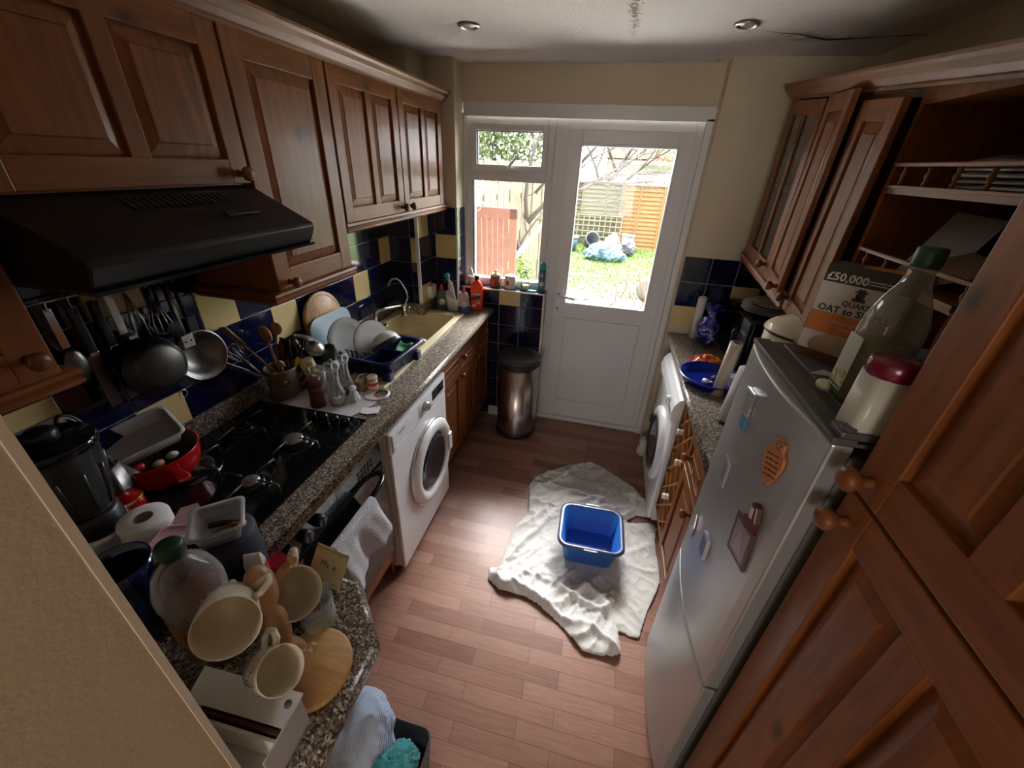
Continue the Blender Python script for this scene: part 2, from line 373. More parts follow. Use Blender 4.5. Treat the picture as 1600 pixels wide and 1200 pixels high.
# door and window frames
YF = 2.835
def ring(b, x0, x1, z0, z1, w, y0, y1, wt=None, wb_=None, wr_=None, bev=.004):
    wt = w if wt is None else wt; wb_ = w if wb_ is None else wb_; wr_ = w if wr_ is None else wr_
    b.box(x0, x0+w, y0, y1, z0, z1, bev); b.box(x1-wr_, x1, y0, y1, z0, z1, bev)
    b.box(x0+w*.98, x1-wr_*.98, y0, y1, z1-wt, z1, bev); b.box(x0+w*.98, x1-wr_*.98, y0, y1, z0, z0+wb_, bev)
struct('trim_2', B().box(.392, 1.838, 2.79, 2.815, 2.085, 2.155, bev=.003).box(1.80, 1.838, 2.79, 2.83, 0, 2.10, bev=.003).box(.387, .402, 2.79, 2.83, 1.05, 2.1, bev=.002), upvc)
b = B(); ring(b, .395, .965, 1.05, 2.10, .045, YF, YF+.07, wt=.06, wb_=.05); b.box(.44, .92, YF, YF+.07, 1.735, 1.80, .004)
win = struct('window_1', b, upvc)
b = B(); ring(b, .435, .925, 1.795, 2.05, .035, YF-.018, YF+.02); put('sash', b, upvc, win)
put('pane', B().box(.465, .895, YF+.012, YF+.020, 1.825, 2.02), panem, win)
put('pane', B().box(.435, .925, YF+.025, YF+.033, 1.095, 1.74), panem, win)
put('gasket', B().box(.438, .445, YF+.0, YF+.03, 1.10, 1.735).box(.468, .475, YF-.002, YF+.02, 1.83, 2.015).box(.468, .894, YF-.002, YF+.02, 2.01, 2.015), blackm, win)
put('window_handle', B().box(.655, .72, YF-.03, YF-.018, 1.803, 1.815, .003).tube([(.688, YF-.03, 1.805), (.695, YF-.04, 1.83), (.755, YF-.05, 1.895)], [.009, .009, .006]), upvc, win)
b = B(); ring(b, .965, 1.835, 0.0, 2.10, .085, YF, YF+.07, wt=.07, wb_=.075, wr_=.075)
dr = struct('door_1', b, upvc)
b = B(); ring(b, 1.045, 1.765, .075, 2.035, .09, YF-.022, YF+.03, wt=.085, wb_=.09); b.box(1.13, 1.68, YF-.022, YF+.03, .885, .985, .004)
b.box(1.13, 1.68, YF-.005, YF+.02, .16, .89); b.box(1.147, 1.663, YF-.011, YF+.01, .18, .868, .004)
ring(b, 1.128, 1.682, .158, .888, .016, YF-.016, YF+.0); ring(b, 1.145, 1.665, .176, .870, .004, YF-.013, YF+.0, bev=.001); ring(b, 1.122, 1.688, .978, 1.966, .012, YF-.027, YF+.0)
leaf = put('door_leaf', b, upvc, dr, weld=False)
put('glass', B().box(1.13, 1.68, YF+.008, YF+.018, .98, 1.96), panem, leaf)
put('door_handle', B().box(1.066, 1.098, YF-.034, YF-.022, .89, 1.12, .012).tube([(1.082, YF-.03, 1.045), (1.082, YF-.07, 1.045), (1.10, YF-.075, 1.043), (1.20, YF-.07, 1.03)], [.011, .011, .010, .008]), M('white_metal', (.75, .75, .75), .25), leaf)
put('keyhole', B().cyl((1.082, YF-.036, .945), (1.082, YF-.030, .945), .007).cyl((1.082, YF-.036, .925), (1.082, YF-.030, .925), .004), blackm, leaf)
struct('baseboard_back', bx(.6, .80, 2.715, 2.733, 0, .08, bev=.004), whitep)
struct('trim_3', bx(.985, 1.84, 2.80, 2.835, 0, .03, bev=.004), upvc)
struct('ground_bounce_slab', bx(-3, 5, 2.98, 6.1, -.16, -.10), M('bounce_slab_pale', (.62, .60, .56), .9))  # unseen pale slab, added to bounce daylight through the door onto the ceiling
# ceiling spots and the crack
def spot(x, y, label):
    t = thing('ceiling_spotlight', label, 'spotlight', (x, y, ZC-.001), group=None)
    put('rim', B().lathe([(.036, 0), (.047, -.003), (.047, -.006), (.036, -.010), (.030, -.004), (.030, 0)], 32, cap0=False, cap1=False), steel, t)
    put('bulb', B().lathe([(.030, -.001), (.024, -.006), (.012, -.009), (.002, -.010)], 24), M('bulb_face', (.5, .48, .45), .15), t)
spot(.669, 2.10, 'round metal spotlight in the ceiling, the left one')
spot(1.764, 2.145, 'round metal spotlight in the ceiling by the crack')
b = B(); pts = [(1.839, 2.238, .001), (1.89, 2.262, .003), (1.947, 2.287, .004), (2.00, 2.30, .008), (2.046, 2.337, .008), (2.085, 2.36, .014), (2.125, 2.385, .020), (2.212, 2.372, .016), (2.31, 2.34, .018), (2.38, 2.33, .02), (2.455, 2.31, .026)]
for p, q in zip(pts, pts[1:]):
    b.box(min(p[0], q[0])-.002, max(p[0], q[0])+.002, min(p[1], q[1])-q[2]*.4, max(p[1], q[1])+q[2]*.4, ZC-.0015, ZC+.001) if 0 else b.f([(p[0], p[1]-p[2], ZC-.0012), (q[0], q[1]-q[2], ZC-.0012), (q[0], q[1]+q[2]*.6, ZC-.0012), (p[0], p[1]+p[2]*.6, ZC-.0012)])
cr = put('crack', b, M('crack_dark', (.02, .015, .01), 1), bpy.data.objects['ceiling'])
b = B()
def flap(u, v):
    x = 2.0+.453*u; y = 2.275+.085*min(1, u*3.5)-.08*max(0, u-.28)-.13*v; return (x, y, ZC-.001-.003*min(1, u*2.5)*(1-v)**2)
b.grid(flap, 16, 6); put('sagging_flap', b, ceilm, bpy.data.objects['ceiling'])

# ================================================================ CABINETS
def door_mesh(fr, w, h, cols=1, st=.055, t=.02, rail=None, mi_rail=1):
    """raised-panel door; fr: frame with u right, v up, n out; slot 0 upright grain, slot 1 level grain"""
    rail = rail or st; b = B(fr); b.box(0, w, 0, h, 0, .007)
    xs = [st + i*(w-st)/cols for i in range(cols+1)]
    b.box(0, st, 0, h, .004, t, .003); b.box(w-st, w, 0, h, .004, t, .003)
    for i in range(1, cols): b.box(xs[i]-st*.75, xs[i], rail-.002, h-rail+.002, .004, t-.001, .003)
    b.mi = mi_rail; b.box(st-.001, w-st+.001, 0, rail, .004, t-.0005, .003); b.box(st-.001, w-st+.001, h-rail, h, .004, t-.0005, .003); b.mi = 0
    for i in range(cols):
        a0 = xs[i] if i == 0 else xs[i]; a1 = xs[i+1]-st*.75 if i < cols-1 else w-st
        lo = [(a0+.001, rail+.001), (a1-.001, rail+.001), (a1-.001, h-rail-.001), (a0+.001, h-rail-.001)]; d = min(.03, (a1-a0)*.28)
        hi = [(a0+d, rail+d), (a1-d, rail+d), (a1-d, h-rail-d), (a0+d, h-rail-d)]; m2 = [(a0+.004, rail+.004), (a1-.004, rail+.004), (a1-.004, h-rail-.004), (a0+.004, h-rail-.004)]
        R = [[b.bm.verts.new(b.M @ Vector((x, y, z))) for x, y in L] for L, z in ((lo, .007), (m2, .008), (hi, .015), ([(x+(.003 if k in (0, 3) else -.003), y+(.003 if k < 2 else -.003)) for k, (x, y) in enumerate(hi)], .0175))]
        for p, q in zip(R, R[1:]):
            for k in range(4): b.bm.faces.new([p[k], p[(k+1) % 4], q[(k+1) % 4], q[k]])
        b.bm.faces.new(R[-1])
    return b
knobm = pine('pine_knob', (20, 20, 20), dark=(.07, .02, .008), lite=(.17, .055, .022))
KNOB = [(.010, 0), (.008, .006), (.0075, .012), (.012, .018), (.018, .025), (.019, .032), (.015, .039), (.007, .042), (.001, .0425)]
def knob(parent, p, n=(1, 0, 0), s=1.0):
    q = Vector((0, 0, 1)).rotation_difference(Vector(n)).to_matrix().to_4x4(); q.translation = Vector(p)
    return put('knob', B().lathe([(r*s, z*s) for r, z in KNOB], 20, q), knobm, parent, world=True)
FX = lambda x, y, z: frame((x, y, z), (0, 1, 0), (0, 0, 1), (1, 0, 0))        # facing +x (left run), u = +y
GX = lambda x, y, z: frame((x, y, z), (0, -1, 0), (0, 0, 1), (-1, 0, 0))      # facing -x (right run), u = -y
pv = [pine_v, pine_h]
CORN = [(0, 0), (.012, 0), (.014, .008), (.020, .012), (.030, .026), (.034, .030), (.040, .044), (.048, .052), (.050, .060), (0, .060)]
PELM = [(0, 0), (.010, -.002), (.022, .006), (.024, .014), (.018, .020), (.024, .028), (.022, .036), (.010, .044), (0, .044)]
# ---- left wall units
t = thing('wall_cabinet', 'tall pine wall cabinet at the left edge of the photo, nearest the camera', 'cabinet', (0, .2, 1.38), group=None)
put('body', B().box(.005, .312, -.04, .505, 1.43, 2.13), pine_v, t, world=True)
d = put('door', door_mesh(FX(.312, .045, 1.43), .455, .69, 1, .065), pv, t, world=True); knob(d, (.332, .462, 1.475))
put('pelmet', B().sweep(PELM, [(.312, -.04, 1.39), (.312, .505, 1.39), (.005, .505, 1.39)][::1] if 0 else [(.005, .505, 1.39), (.312, .505, 1.39), (.312, -.04, 1.39)][::-1]), pine_h, t, world=True)
t = thing('wall_cabinet', 'short two-panel pine cabinet directly above the black cooker hood', 'cabinet', (0, .8, 1.755))
put('body', B().box(.005, .312, .508, 1.105, 1.755, 2.13), pine_v, t, world=True)
d = put('door', door_mesh(FX(.312, .51, 1.76), .593, .365, 2, .06), pv, t, world=True); knob(d, (.332, 1.068, 1.785))
t = thing('wall_cabinet', 'tall single-door pine wall cabinet right of the cooker hood', 'cabinet', (0, 1.3, 1.38))
put('body', B().box(.005, .312, 1.108, 1.535, 1.43, 2.13), pine_v, t, world=True)
d = put('door', door_mesh(FX(.312, 1.112, 1.435), .42, .69, 1, .065), pv, t, world=True); knob(d, (.332, 1.165, 1.455))
put('pelmet', B().sweep(PELM, [(.005, 1.108, 1.39), (.312, 1.108, 1.39), (.312, 1.535, 1.39), (.005, 1.535, 1.39)][::-1] if 0 else [(.005, 1.108, 1.39), (.312, 1.108, 1.39), (.312, 1.535, 1.39), (.005, 1.535, 1.39)]), pine_h, t, world=True)
t = thing('wall_cabinet', 'two-door pine wall cabinet above the sink, nearest the window', 'cabinet', (0, 2.0, 1.55))
put('body', B().box(.005, .312, 1.538, 2.60, 1.60, 2.13), pine_v, t, world=True)
d = put('door', door_mesh(FX(.312, 1.545, 1.60), .51, .525, 2, .055), pv, t, world=True); knob(d, (.332, 2.02, 1.625))
d = put('door', door_mesh(FX(.312, 2.062, 1.60), .52, .525, 2, .055), pv, t, world=True); knob(d, (.332, 2.10, 1.625))
put('pelmet', B().sweep(PELM, [(.312, 1.538, 1.56), (.312, 2.60, 1.56), (.005, 2.60, 1.56)]), pine_h, t, world=True)
solo('cornice', B().sweep(CORN, [(.318, -.04, 2.125), (.318, 2.605, 2.125), (.01, 2.605, 2.125)]), pine_h, 'long pine cornice moulding along the tops of the left wall cabinets', 'moulding')
# ---- cooker hood
t = thing('cooker_hood', 'black slanted cooker hood over the hob', 'cooker hood', (0, .81, 1.6))
prof = [(.004, 1.752), (.312, 1.752), (.34, 1.748), (.515, 1.665), (.52, 1.655), (.50, 1.612), (.486, 1.606), (.004, 1.606)]
b = B(frame((0, .512, 0), (1, 0, 0), (0, 0, 1), (0, -1, 0)))
b.prism(prof, 0, -.592); put('hood_body', b, M('hood_black', (.006, .0055, .005), .38, spec=.35), t, world=True, bevel=.004)
nv = Vector((.083, 0, .175)).normalized(); slope = frame((.34, .512, 1.748), (0, 1, 0), (.903, 0, -.428), None)
fr = frame((.345, .512, 1.7475), (0, 1, 0), Vector((.175, 0, -.083)), Vector((.428, 0, .903)))
b = B(fr)
for i in range(16): b.box(.20+.016*i, .209+.016*i, .012, .055, -.001, .0025)
put('vent', b, blackm, t, world=True)
put('control_slide', B(fr).box(.37, .47, .10, .118, .0, .006, .002), blackm, t, world=True)
put('glass_visor', B(FX(.50, .512, 1.612)).box(.0, .592, -.010, -.003, -.22, .008), M('smoky', (.02, .02, .02), .1), t, world=True)
# ---- base units on the left
t = thing('base_cabinet', 'pine base cabinet with drawer fronts between the washing machine and the bin', 'cabinet', (.3, 2.25, 0))
put('body', B().box(.03, .575, 1.80, 1.93, .15, .868).box(.03, .575, 1.93, 2.432, .15, .74).box(.50, .575, 1.93, 2.47, .74, .868).box(.21, .575, 2.432, 2.655, .15, .74).box(.21, .575, 2.47, 2.655, .74, .868).box(.395, .575, 2.655, 2.733, .15, .868), pine_v, t, world=True, weld=False)
put('plinth', B().box(.05, .52, 1.80, 2.43, 0, .15).box(.40, .52, 2.43, 2.733, 0, .15), pine_h, t, world=True)
d = put('drawer', door_mesh(FX(.575, 1.812, .725), .605, .135, 1, .035), pv, t, world=True); knob(d, (.595, 2.115, .79))
d = put('drawer', door_mesh(FX(.575, 2.425, .725), .295, .135, 1, .035), pv, t, world=True); knob(d, (.595, 2.57, .79))
for y0, w, kn in ((1.812, .30, 2.085), (2.117, .30, 2.385), (2.425, .295, 2.455)):
    d = put('door', door_mesh(FX(.575, y0, .16), w, .555, 1, .05), pv, t, world=True); knob(d, (.595, kn, .675))
# ---- worktops
b = B(); b.mi = 0
NOSE = .012
def nosebox(b, x0, x1, y0, y1, z0=.872, z1=.91): b.box(x0, x1, y0, y1, z0, z1, 0)
b.prism([(.0, .165), (1.008, .165), (1.008, .414), (.893, .534), (.613, .534), (.0, .534)], .872, .91)
nosebox(b, 0, .613, .534, 1.955); nosebox(b, 0, .065, 1.955, 2.436); nosebox(b, .448, .613, 1.955, 2.455); nosebox(b, .21, .613, 2.455, 2.655); nosebox(b, .39, .613, 2.655, 2.740)
b.box(.0, .018, .165, 2.44, .91, .985, .003); b.box(.018, .385, 2.642, 2.652, .91, .985, .003) if 0 else None
b.box(.0, .222, 2.418, 2.433, .91, .985, .003); b.box(.213, .228, 2.43, 2.652, .91, .985, .003); b.box(.213, .385, 2.640, 2.655, .91, .985, .003)
b.cyl((.610, .534, .891), (.610, 2.742, .891), .019, n=20)
b.cyl((1.005, .165, .891), (1.005, .414, .891), .019, n=20); b.cyl((1.006, .412, .891), (.892, .531, .891), .019, n=20); b.cyl((.893, .531, .891), (.613, .531, .891), .019, n=20)
wt = solo('worktop', b, granm, 'speckled brown worktop along the left side with an angled end near the camera', 'worktop', weld=False)
b = B(); b.box(1.852, 2.447, 1.14, 2.672, .872, .91); b.cyl((1.856, 1.14, .891), (1.856, 2.672, .891), .019, n=20)
solo('worktop', b, granm, 'speckled worktop along the right side, behind the fridge', 'worktop', weld=False)
put('joint_strip', B().box(.30, .613, .5325, .5355, .9095, .9108), steel, wt) if 0 else None
# support cupboard below the near end
t = thing('base_cabinet', 'pine cupboard under the near end of the left worktop', 'cabinet', (.3, .35, 0))
put('body', B().box(.03, .78, .17, .50, .0, .868), pine_v, t, world=True)
# oven
t = thing('oven_housing', 'pine housing panel that carries the built-in oven', 'cabinet', (.3, .86, 0))
put('body', B().box(.03, .57, .552, .572, .0, .868).box(.03, .57, 1.148, 1.166, 0, .868).box(.03, .57, .57, 1.15, .15, .19), pine_v, t, world=True)
put('bottom_rail', B().box(.57, .592, .553, 1.166, .15, .215, .003), pine_h, t, world=True)
put('plinth', B().box(.50, .52, .553, 1.166, 0, .15), pine_h, t, world=True)
t = thing('oven', 'black glass built-in oven with a tea towel over its handle', 'oven', (.3, .86, .2))
put('body', B().box(.05, .575, .573, 1.147, .22, .866), blackm, t, world=True)
put('control_panel', B().box(.575, .600, .572, 1.148, .752, .868, .004), black, t, world=True)
d = put('oven_door', B().box(.575, .600, .572, 1.148, .222, .745, .005), black, t, world=True)
put('glass', B().box(.5995, .602, .63, 1.09, .30, .66, .001), M('oven_glass', (.02, .017, .016), .05), d, world=True)
b = B(); hp = [(.600, .60+.52*i/24, .705) for i in range(25)]
hp = [(.602+.05*math.sin(PI*i/24)**.35 if 0 < i < 24 else .602, .60+.52*i/24, .705) for i in range(25)]
b.tube(hp, .011, 10); put('handle', b, black, d, world=True)
for y in (.63, .692, .757): 
    put('dial', B().cyl((.600, y, .815), (.624, y, .815), .021, .018, 24).box(.622, .628, y-.004, y+.004, .798, .832, .002), blackm, t, world=True)
b = B()
for i in range(5): b.box(.600, .6035, .985+.022*i, .998+.022*i, .775, .79, .001).box(.600, .6035, .985+.022*i, .998+.022*i, .80, .812, .001)
put('buttons', b, blackm, t, world=True)
put('display', B().box(.600, .6012, .86, .96, .78, .84), M('display', (.012, .014, .016), .05), t, world=True)
# hob
t = thing('gas_hob', 'black glass gas hob set into the left worktop', 'hob', (.3, .88, .911))
put('glass_top', B().box(.035, .535, .60, 1.18, .910, .918, .003), black, t, world=True)
bm_ = M('burner_cap', (.006, .006, .007), .22)
for (x, y, r) in ((.14, .98, .036), (.375, .965, .045), (.40, .745, .036), (.165, .755, .055)):
    u = put('burner', B().lathe([(r*1.5, 0), (r*1.45, .004), (r*1.1, .006), (r*1.05, .014), (r, .016), (r*.9, .018), (r*.3, .019), (r*.02, .019)], 36, T(x, y, .918), sm=False), bm_, t, world=True)
    put('ring', B().lathe([(r*1.06, .008), (r*1.12, .012), (r*1.06, .016)], 28, T(x, y, .918), cap0=False, cap1=False), M('burner_alu', (.5, .5, .5), .3, 1), u, world=True) if 0 else None
    b = B()
    for k in range(4):
        a = PI/4*0 + k*PI/2; c_2, s_2 = math.cos(a), math.sin(a)
        b.tube([(x+c_2*.105, y+s_2*.105, .919), (x+c_2*.10, y+s_2*.10, .948), (x+c_2*.03, y+s_2*.03, .95)], .0035, 6)
    b.box(x-.11, x+.11, y-.0035, y+.0035, .918, .922) if 0 else None
    put('pan_support', b, M('cast_iron', (.012, .012, .013), .35), t, world=True)
put('burner_cap', B().lathe([(.034, 0), (.034, .006), (.028, .010), (.004, .0115)], 36, T(.375, .965, .936)), M('cap_silver', (.32, .32, .32), .35, .8), t, world=True)
put('burner_cap', B().lathe([(.026, 0), (.026, .006), (.022, .010), (.004, .0115)], 28, T(.40, .745, .936)), M('cap_silver', (.32, .32, .32), .35, .8), t, world=True)
put('burner_cap', B().lathe([(.026, 0), (.026, .006), (.022, .010), (.004, .0115)], 28, T(.14, .98, .936)), bm_, t, world=True)
for y in (.72, .78, .84, .90, .96)[:0]: pass
for k, (x, y) in enumerate(((.47, 1.135), (.42, 1.135), (.37, 1.135), (.32, 1.135))):
    put('dial', B().lathe([(.019, 0), (.018, .016), (.013, .020), (.002, .020)], 20, T(x, y, .918)), black, t, world=True)
# washing machine
def machine(nm, label, x0, x1, y0, y1, face, top=.85):
    t = thing(nm, label, nm.replace('_', ' '), ((x0+x1)/2, (y0+y1)/2, 0)); return t
t = machine('washing_machine', 'white front-loading washing machine between the oven and the pine drawers', 0, .62, 1.19, 1.785, 1)
put('body', B().box(.03, .575, 1.188, 1.783, .02, .85, .004).box(.575, .600, 1.188, 1.783, .03, .85, .006), white, t, world=True)
put('front_panel', B().box(.60, .622, 1.186, 1.785, .025, .735, .008), white, t, world=True)
put('control_panel', B().box(.60, .624, 1.186, 1.785, .738, .850, .008), white, t, world=True)
dr_ = put('detergent_drawer', B().box(.624, .629, 1.20, 1.36, .752, .838, .004).box(.629, .632, 1.215, 1.33, .757, .763, .001), white, t, world=True)
put('dial', B().cyl((.624, 1.523, .793), (.648, 1.523, .793), .024, .021, 28), M('silver_knob', (.55, .55, .55), .3, .7), t, world=True)
put('display', B().box(.6235, .6255, 1.61, 1.755, .768, .822, .001), M('display', (.012, .014, .016), .05), t, world=True)
grayp = M('grey_print', (.12, .12, .13), .6)
b = B(FX(.6292, 1.28, .815)); b.text('INDESIT', .017, Matrix(), .0002); put('lettering', b, grayp, dr_, world=True)
b = B(FX(.6245, 1.73, .758)); b.text('INNEX', .011, Matrix(), .0002); put('lettering', b, grayp, t, world=True)
b = B(FX(.6245, 1.523, .793))
for k in range(16):
    a = 2*PI*k/16; b.box(.036*math.cos(a)-.002, .036*math.cos(a)+.002, .036*math.sin(a)-.001, .036*math.sin(a)+.001, 0, .0004)
for k in range(8): b.box(-.075, -.05, .03-.008*k, .0325-.008*k, 0, .0004)
put('dial_marks', b, grayp, t, world=True)
Q = frame((.622, 1.545, .445), (0, 1, 0), (0, 0, 1), (1, 0, 0))
d = put('porthole_door', B().lathe([(.232, 0), (.230, .018), (.215, .032), (.195, .038), (.172, .034), (.160, .020), (.158, .0)], 56, Q, cap0=False, cap1=False), white, t, world=True)
put('chrome_ring', B().lathe([(.234, .002), (.236, .010), (.231, .017), (.229, .012)], 56, Q, cap0=False, cap1=False), M('ring_silver', (.6, .6, .6), .25, .8), d, world=True)
put('porthole_glass', B().lathe([(.160, .012), (.150, .028), (.12, .036), (.08, .030), (.02, .022), (.001, .022)], 48, Q, cap0=False), M('porthole_dark', (.025, .022, .024), .05, coat=.5), d, world=True)
put('door_handle', B(Q).box(.165, .205, -.055, .055, .034, .046, .006), whitep, d, world=True)
b = B(FX(.6225, 1.76, .12)); b.lathe([(.011, 0), (.011, .001)], 20); put('filter_cap', b, grayp, t, world=True) if 0 else None
# dryer on the right
t = thing('tumble_dryer', 'white front-loading machine under the right worktop beside the door', 'tumble dryer', (2.1, 2.16, 0))
put('body', B().box(1.86, 2.42, 1.868, 2.468, .02, .85, .004), white, t, world=True)
put('front_panel', B().box(1.835, 1.86, 1.866, 2.47, .03, .70, .010), white, t, world=True)
b = B(frame((0, 2.47, 0), (1, 0, 0), (0, 0, 1), (0, -1, 0))); b.prism([(1.86, .70), (1.835, .705), (1.815, .73), (1.81, .77), (1.818, .81), (1.838, .842), (1.86, .85)], 0, .604)
put('control_panel', b, white, t, world=True)
Q = frame((1.835, 2.13, .40), (0, -1, 0), (0, 0, 1), (-1, 0, 0))
d = put('porthole_door', B().lathe([(.225, 0), (.222, .015), (.20, .026), (.165, .028), (.15, .016), (.148, 0)], 48, Q, cap0=False, cap1=False), white, t, world=True)
put('seal_ring', B().lathe([(.168, .027), (.163, .034), (.150, .026), (.148, .012)], 48, Q, cap0=False, cap1=False), M('dark_seal', (.05, .05, .055), .3), d, world=True)
put('porthole_glass', B().lathe([(.152, .012), (.14, .026), (.10, .03), (.02, .024), (.001, .024)], 48, Q, cap0=False), M('porthole_dark', (.025, .022, .024), .05, coat=.5), d, world=True)
put('door_catch', B(Q).box(-.215, -.16, .03, .10, .024, .042, .006), M('dark_seal', (.05, .05, .055), .3), d, world=True)
put('dial', B().cyl((1.815, 1.99, .775), (1.792, 1.99, .775), .026, .022, 28), white, t, world=True)
for i, y in enumerate((2.40, 2.28)): put('button', B().cyl((1.815, y, .775), (1.806, y, .775), .009), whitep, t, world=True)
# wine rack and drawer unit
t = thing('wine_rack', 'pine lattice wine rack between the tumble dryer and the drawer unit', 'wine rack', (2.1, 1.71, 0))
put('body', B().box(1.86, 2.40, 1.838, 1.856, .15, .868).box(1.86, 2.40, 1.575, 1.593, .15, .868).box(1.86, 2.40, 1.59, 1.84, .15, .17).box(1.86, 2.40, 1.59, 1.84, .85, .868).box(2.38, 2.40, 1.59, 1.84, .15, .868), pine_v, t, world=True)
b = B(); 
def slat(y0, z0, y1, z1):
    d = Vector((y1-y0, z1-z0, 0)); L = d.length; f = frame((1.862, y0, z0), (0, y1-y0, z1-z0), (1, 0, 0)); b.M = f; b.box(0, L, 0, .30, -.005, .005); b.M = Matrix()
H2 = .136
for k in range(5):
    z = .17+H2*k
    slat(1.593, z, 1.838, min(z+.245, .85)) if z+.245 <= .851 else slat(1.593, z, 1.593+(.85-z), .85)
    zz = z; slat(1.838, z, 1.593, z+.245) if z+.245 <= .851 else slat(1.838, z, 1.838-(.85-z), .85)
slat(1.716, .17, 1.838, .292); slat(1.716, .17, 1.593, .292)
put('lattice', b, pine_pale, t, world=True, weld=False)
t = thing('base_cabinet', 'pine drawer and cupboard unit beside the fridge', 'cabinet', (2.1, 1.45, 0))
put('body', B().box(1.872, 2.42, 1.14, 1.572, .15, .868), pine_v, t, world=True)
put('plinth', B().box(1.92, 2.42, 1.14, 1.856, 0, .148), pine_h, t, world=True)
d = put('drawer', door_mesh(GX(1.872, 1.57, .70), .30, .16, 1, .035), pv, t, world=True); knob(d, (1.852, 1.49, .78), (-1, 0, 0))
d = put('door', door_mesh(GX(1.872, 1.57, .16), .30, .53, 1, .05), pv, t, world=True); knob(d, (1.852, 1.30, .64), (-1, 0, 0))
# ---- fridge
grey = PM('silver_door', (.42, .425, .43), .34, .55)[0]
t = thing('fridge_freezer', 'silver grey fridge freezer with fridge magnets on its door', 'fridge', (2.10, .895, 0))
put('body', B().box(1.835, 2.37, .666, 1.126, .03, 1.425, .006), M('fridge_side', (.10, .095, .085), .45), t, world=True)
def bowed(z0, z1, cut0=0, cut1=0):
    def outl(z):
        L = []
        for i in range(17):
            u = i/16; y = .660+.47*u; x = 1.797-.024*math.sin(PI*u)**.8; L.append((x, y))
        return L
    pl = outl(0); poly = pl + [(1.832, 1.13), (1.832, .66)]
    return B().prism(poly, z0, z1)
d = put('upper_door', bowed(.652, 1.450), grey, t, world=True, bevel=.005)
d2 = put('lower_door', bowed(.05, .640), grey, t, world=True, bevel=.005)
put('door_gap', B().box(1.81, 1.83, .666, 1.124, .638, .654), blackm, t, world=True)
b = B(); b.box(1.794, 2.37, .660, 1.13, 1.450, 1.457, .002); b.box(1.794, 1.832, .660, 1.13, 1.454, 1.463, .003); b.box(1.86, 2.35, .68, 1.11, 1.455, 1.462, .003)
put('top_cover', b, M('fridge_top', (.085, .075, .068), .4), t, world=True)
put('hinge', B().box(1.803, 1.875, .662, .703, 1.461, 1.475, .005).cyl((1.818, .677, 1.455), (1.818, .677, 1.480), .012), M('fridge_top', (.085, .075, .068), .4), t, world=True)
# ---- tall larder
t = thing('larder_cabinet', 'tall pine larder cabinet at the right edge, next to the fridge', 'cabinet', (2.15, .3, 0))
put('body', B().box(1.862, 2.44, -.10, .640, .10, 2.13), pine_v, t, world=True)
put('plinth', B().box(1.90, 2.44, -.10, .640, 0, .10), pine_h, t, world=True)
d = put('door', door_mesh(GX(1.860, .637, .15), .448, 1.235, 2, .072, .022), pv, t, world=True); knob(d, (1.838, .603, 1.338), (-1, 0, 0), 1.1)
d = put('door', door_mesh(GX(1.860, .637, 1.392), .448, .74, 2, .072, .022), pv, t, world=True); knob(d, (1.838, .603, 1.425), (-1, 0, 0), 1.1)
put('door', door_mesh(GX(1.860, .184, .15), .28, 1.235, 1, .072, .022), pv, t, world=True)
put('door', door_mesh(GX(1.860, .184, 1.392), .28, .74, 1, .072, .022), pv, t, world=True)
# ---- right wall units (the run has sagged towards the camera)
def SZ(y): return .095*(y-2.5)
SH = Matrix(((1, 0, 0, 0), (0, 1, 0, 0), (0, .095, 1, -.095*2.5), (0, 0, 0, 1)))
XR = 2.115
def shear(b): b.bm.transform(SH); return b
t = thing('wall_cabinet', 'glazed pine wall cabinet beside the back wall, right side', 'cabinet', (2.3, 2.3, 1.45))
put('body', shear(B().box(2.13, 2.445, 2.50, 2.515, 1.46, 2.15).box(2.13, 2.445, 2.115, 2.13, 1.46, 2.15).box(2.13, 2.445, 2.13, 2.50, 1.46, 1.475).box(2.13, 2.445, 2.13, 2.50, 2.135, 2.15).box(2.43, 2.445, 2.13, 2.50, 1.475, 2.14).box(2.15, 2.43, 2.13, 2.50, 1.79, 1.805)), pine_v, t, world=True)
b = B(GX(2.13, 2.515, 1.46)); W_, H_ = .40, .69
b.box(0, .055, 0, H_, 0, .02, .003); b.box(W_-.055, W_, 0, H_, 0, .02, .003); b.box(.18, .205, .055, H_-.055, .002, .018, .003)
b.mi = 1; b.box(.054, W_-.054, 0, .058, 0, .0195, .003); b.box(.054, W_-.054, H_-.058, H_, 0, .0195, .003)
d = put('door', shear(b), pv, t, world=True); knob(d, (2.11, 2.165, 1.475), (-1, 0, 0))
put('glass', shear(B(GX(2.13, 2.515, 1.46)).box(.05, W_-.05, .05, H_-.05, .006, .010)), glassm('door_glass', (.8, .82, .82)), d, world=True)
t = thing('wall_cabinet', 'pine wall cabinet right of the glazed one, its two doors hanging crooked', 'cabinet', (2.3, 1.8, 1.4))
put('body', shear(B().box(2.13, 2.445, 2.095, 2.112, 1.46, 2.15).box(2.13, 2.445, 1.50, 1.516, 1.46, 2.15).box(2.13, 2.445, 1.515, 2.10, 1.46, 1.475).box(2.13, 2.445, 1.515, 2.10, 2.135, 2.15).box(2.43, 2.445, 1.515, 2.10, 1.475, 2.14)), pine_v, t, world=True)
fr = frame((2.125, 2.105, 1.427), (-.13, -.99, -.06), (0, -.04, 1), (-.99, .13, 0)); d = put('door', door_mesh(fr, .295, .69, 1, .055), pv, t, world=True); knob(d, fr @ Vector((.262, .035, .02)), (-1, .1, 0))
fr = frame((2.118, 1.80, 1.375), (-.07, -.99, -.085), (0, -.04, 1), (-.99, .07, 0)); d = put('door', door_mesh(fr, .275, .69, 1, .055), pv, t, world=True); knob(d, fr @ Vector((.03, .05, .02)), (-1, .1, 0))
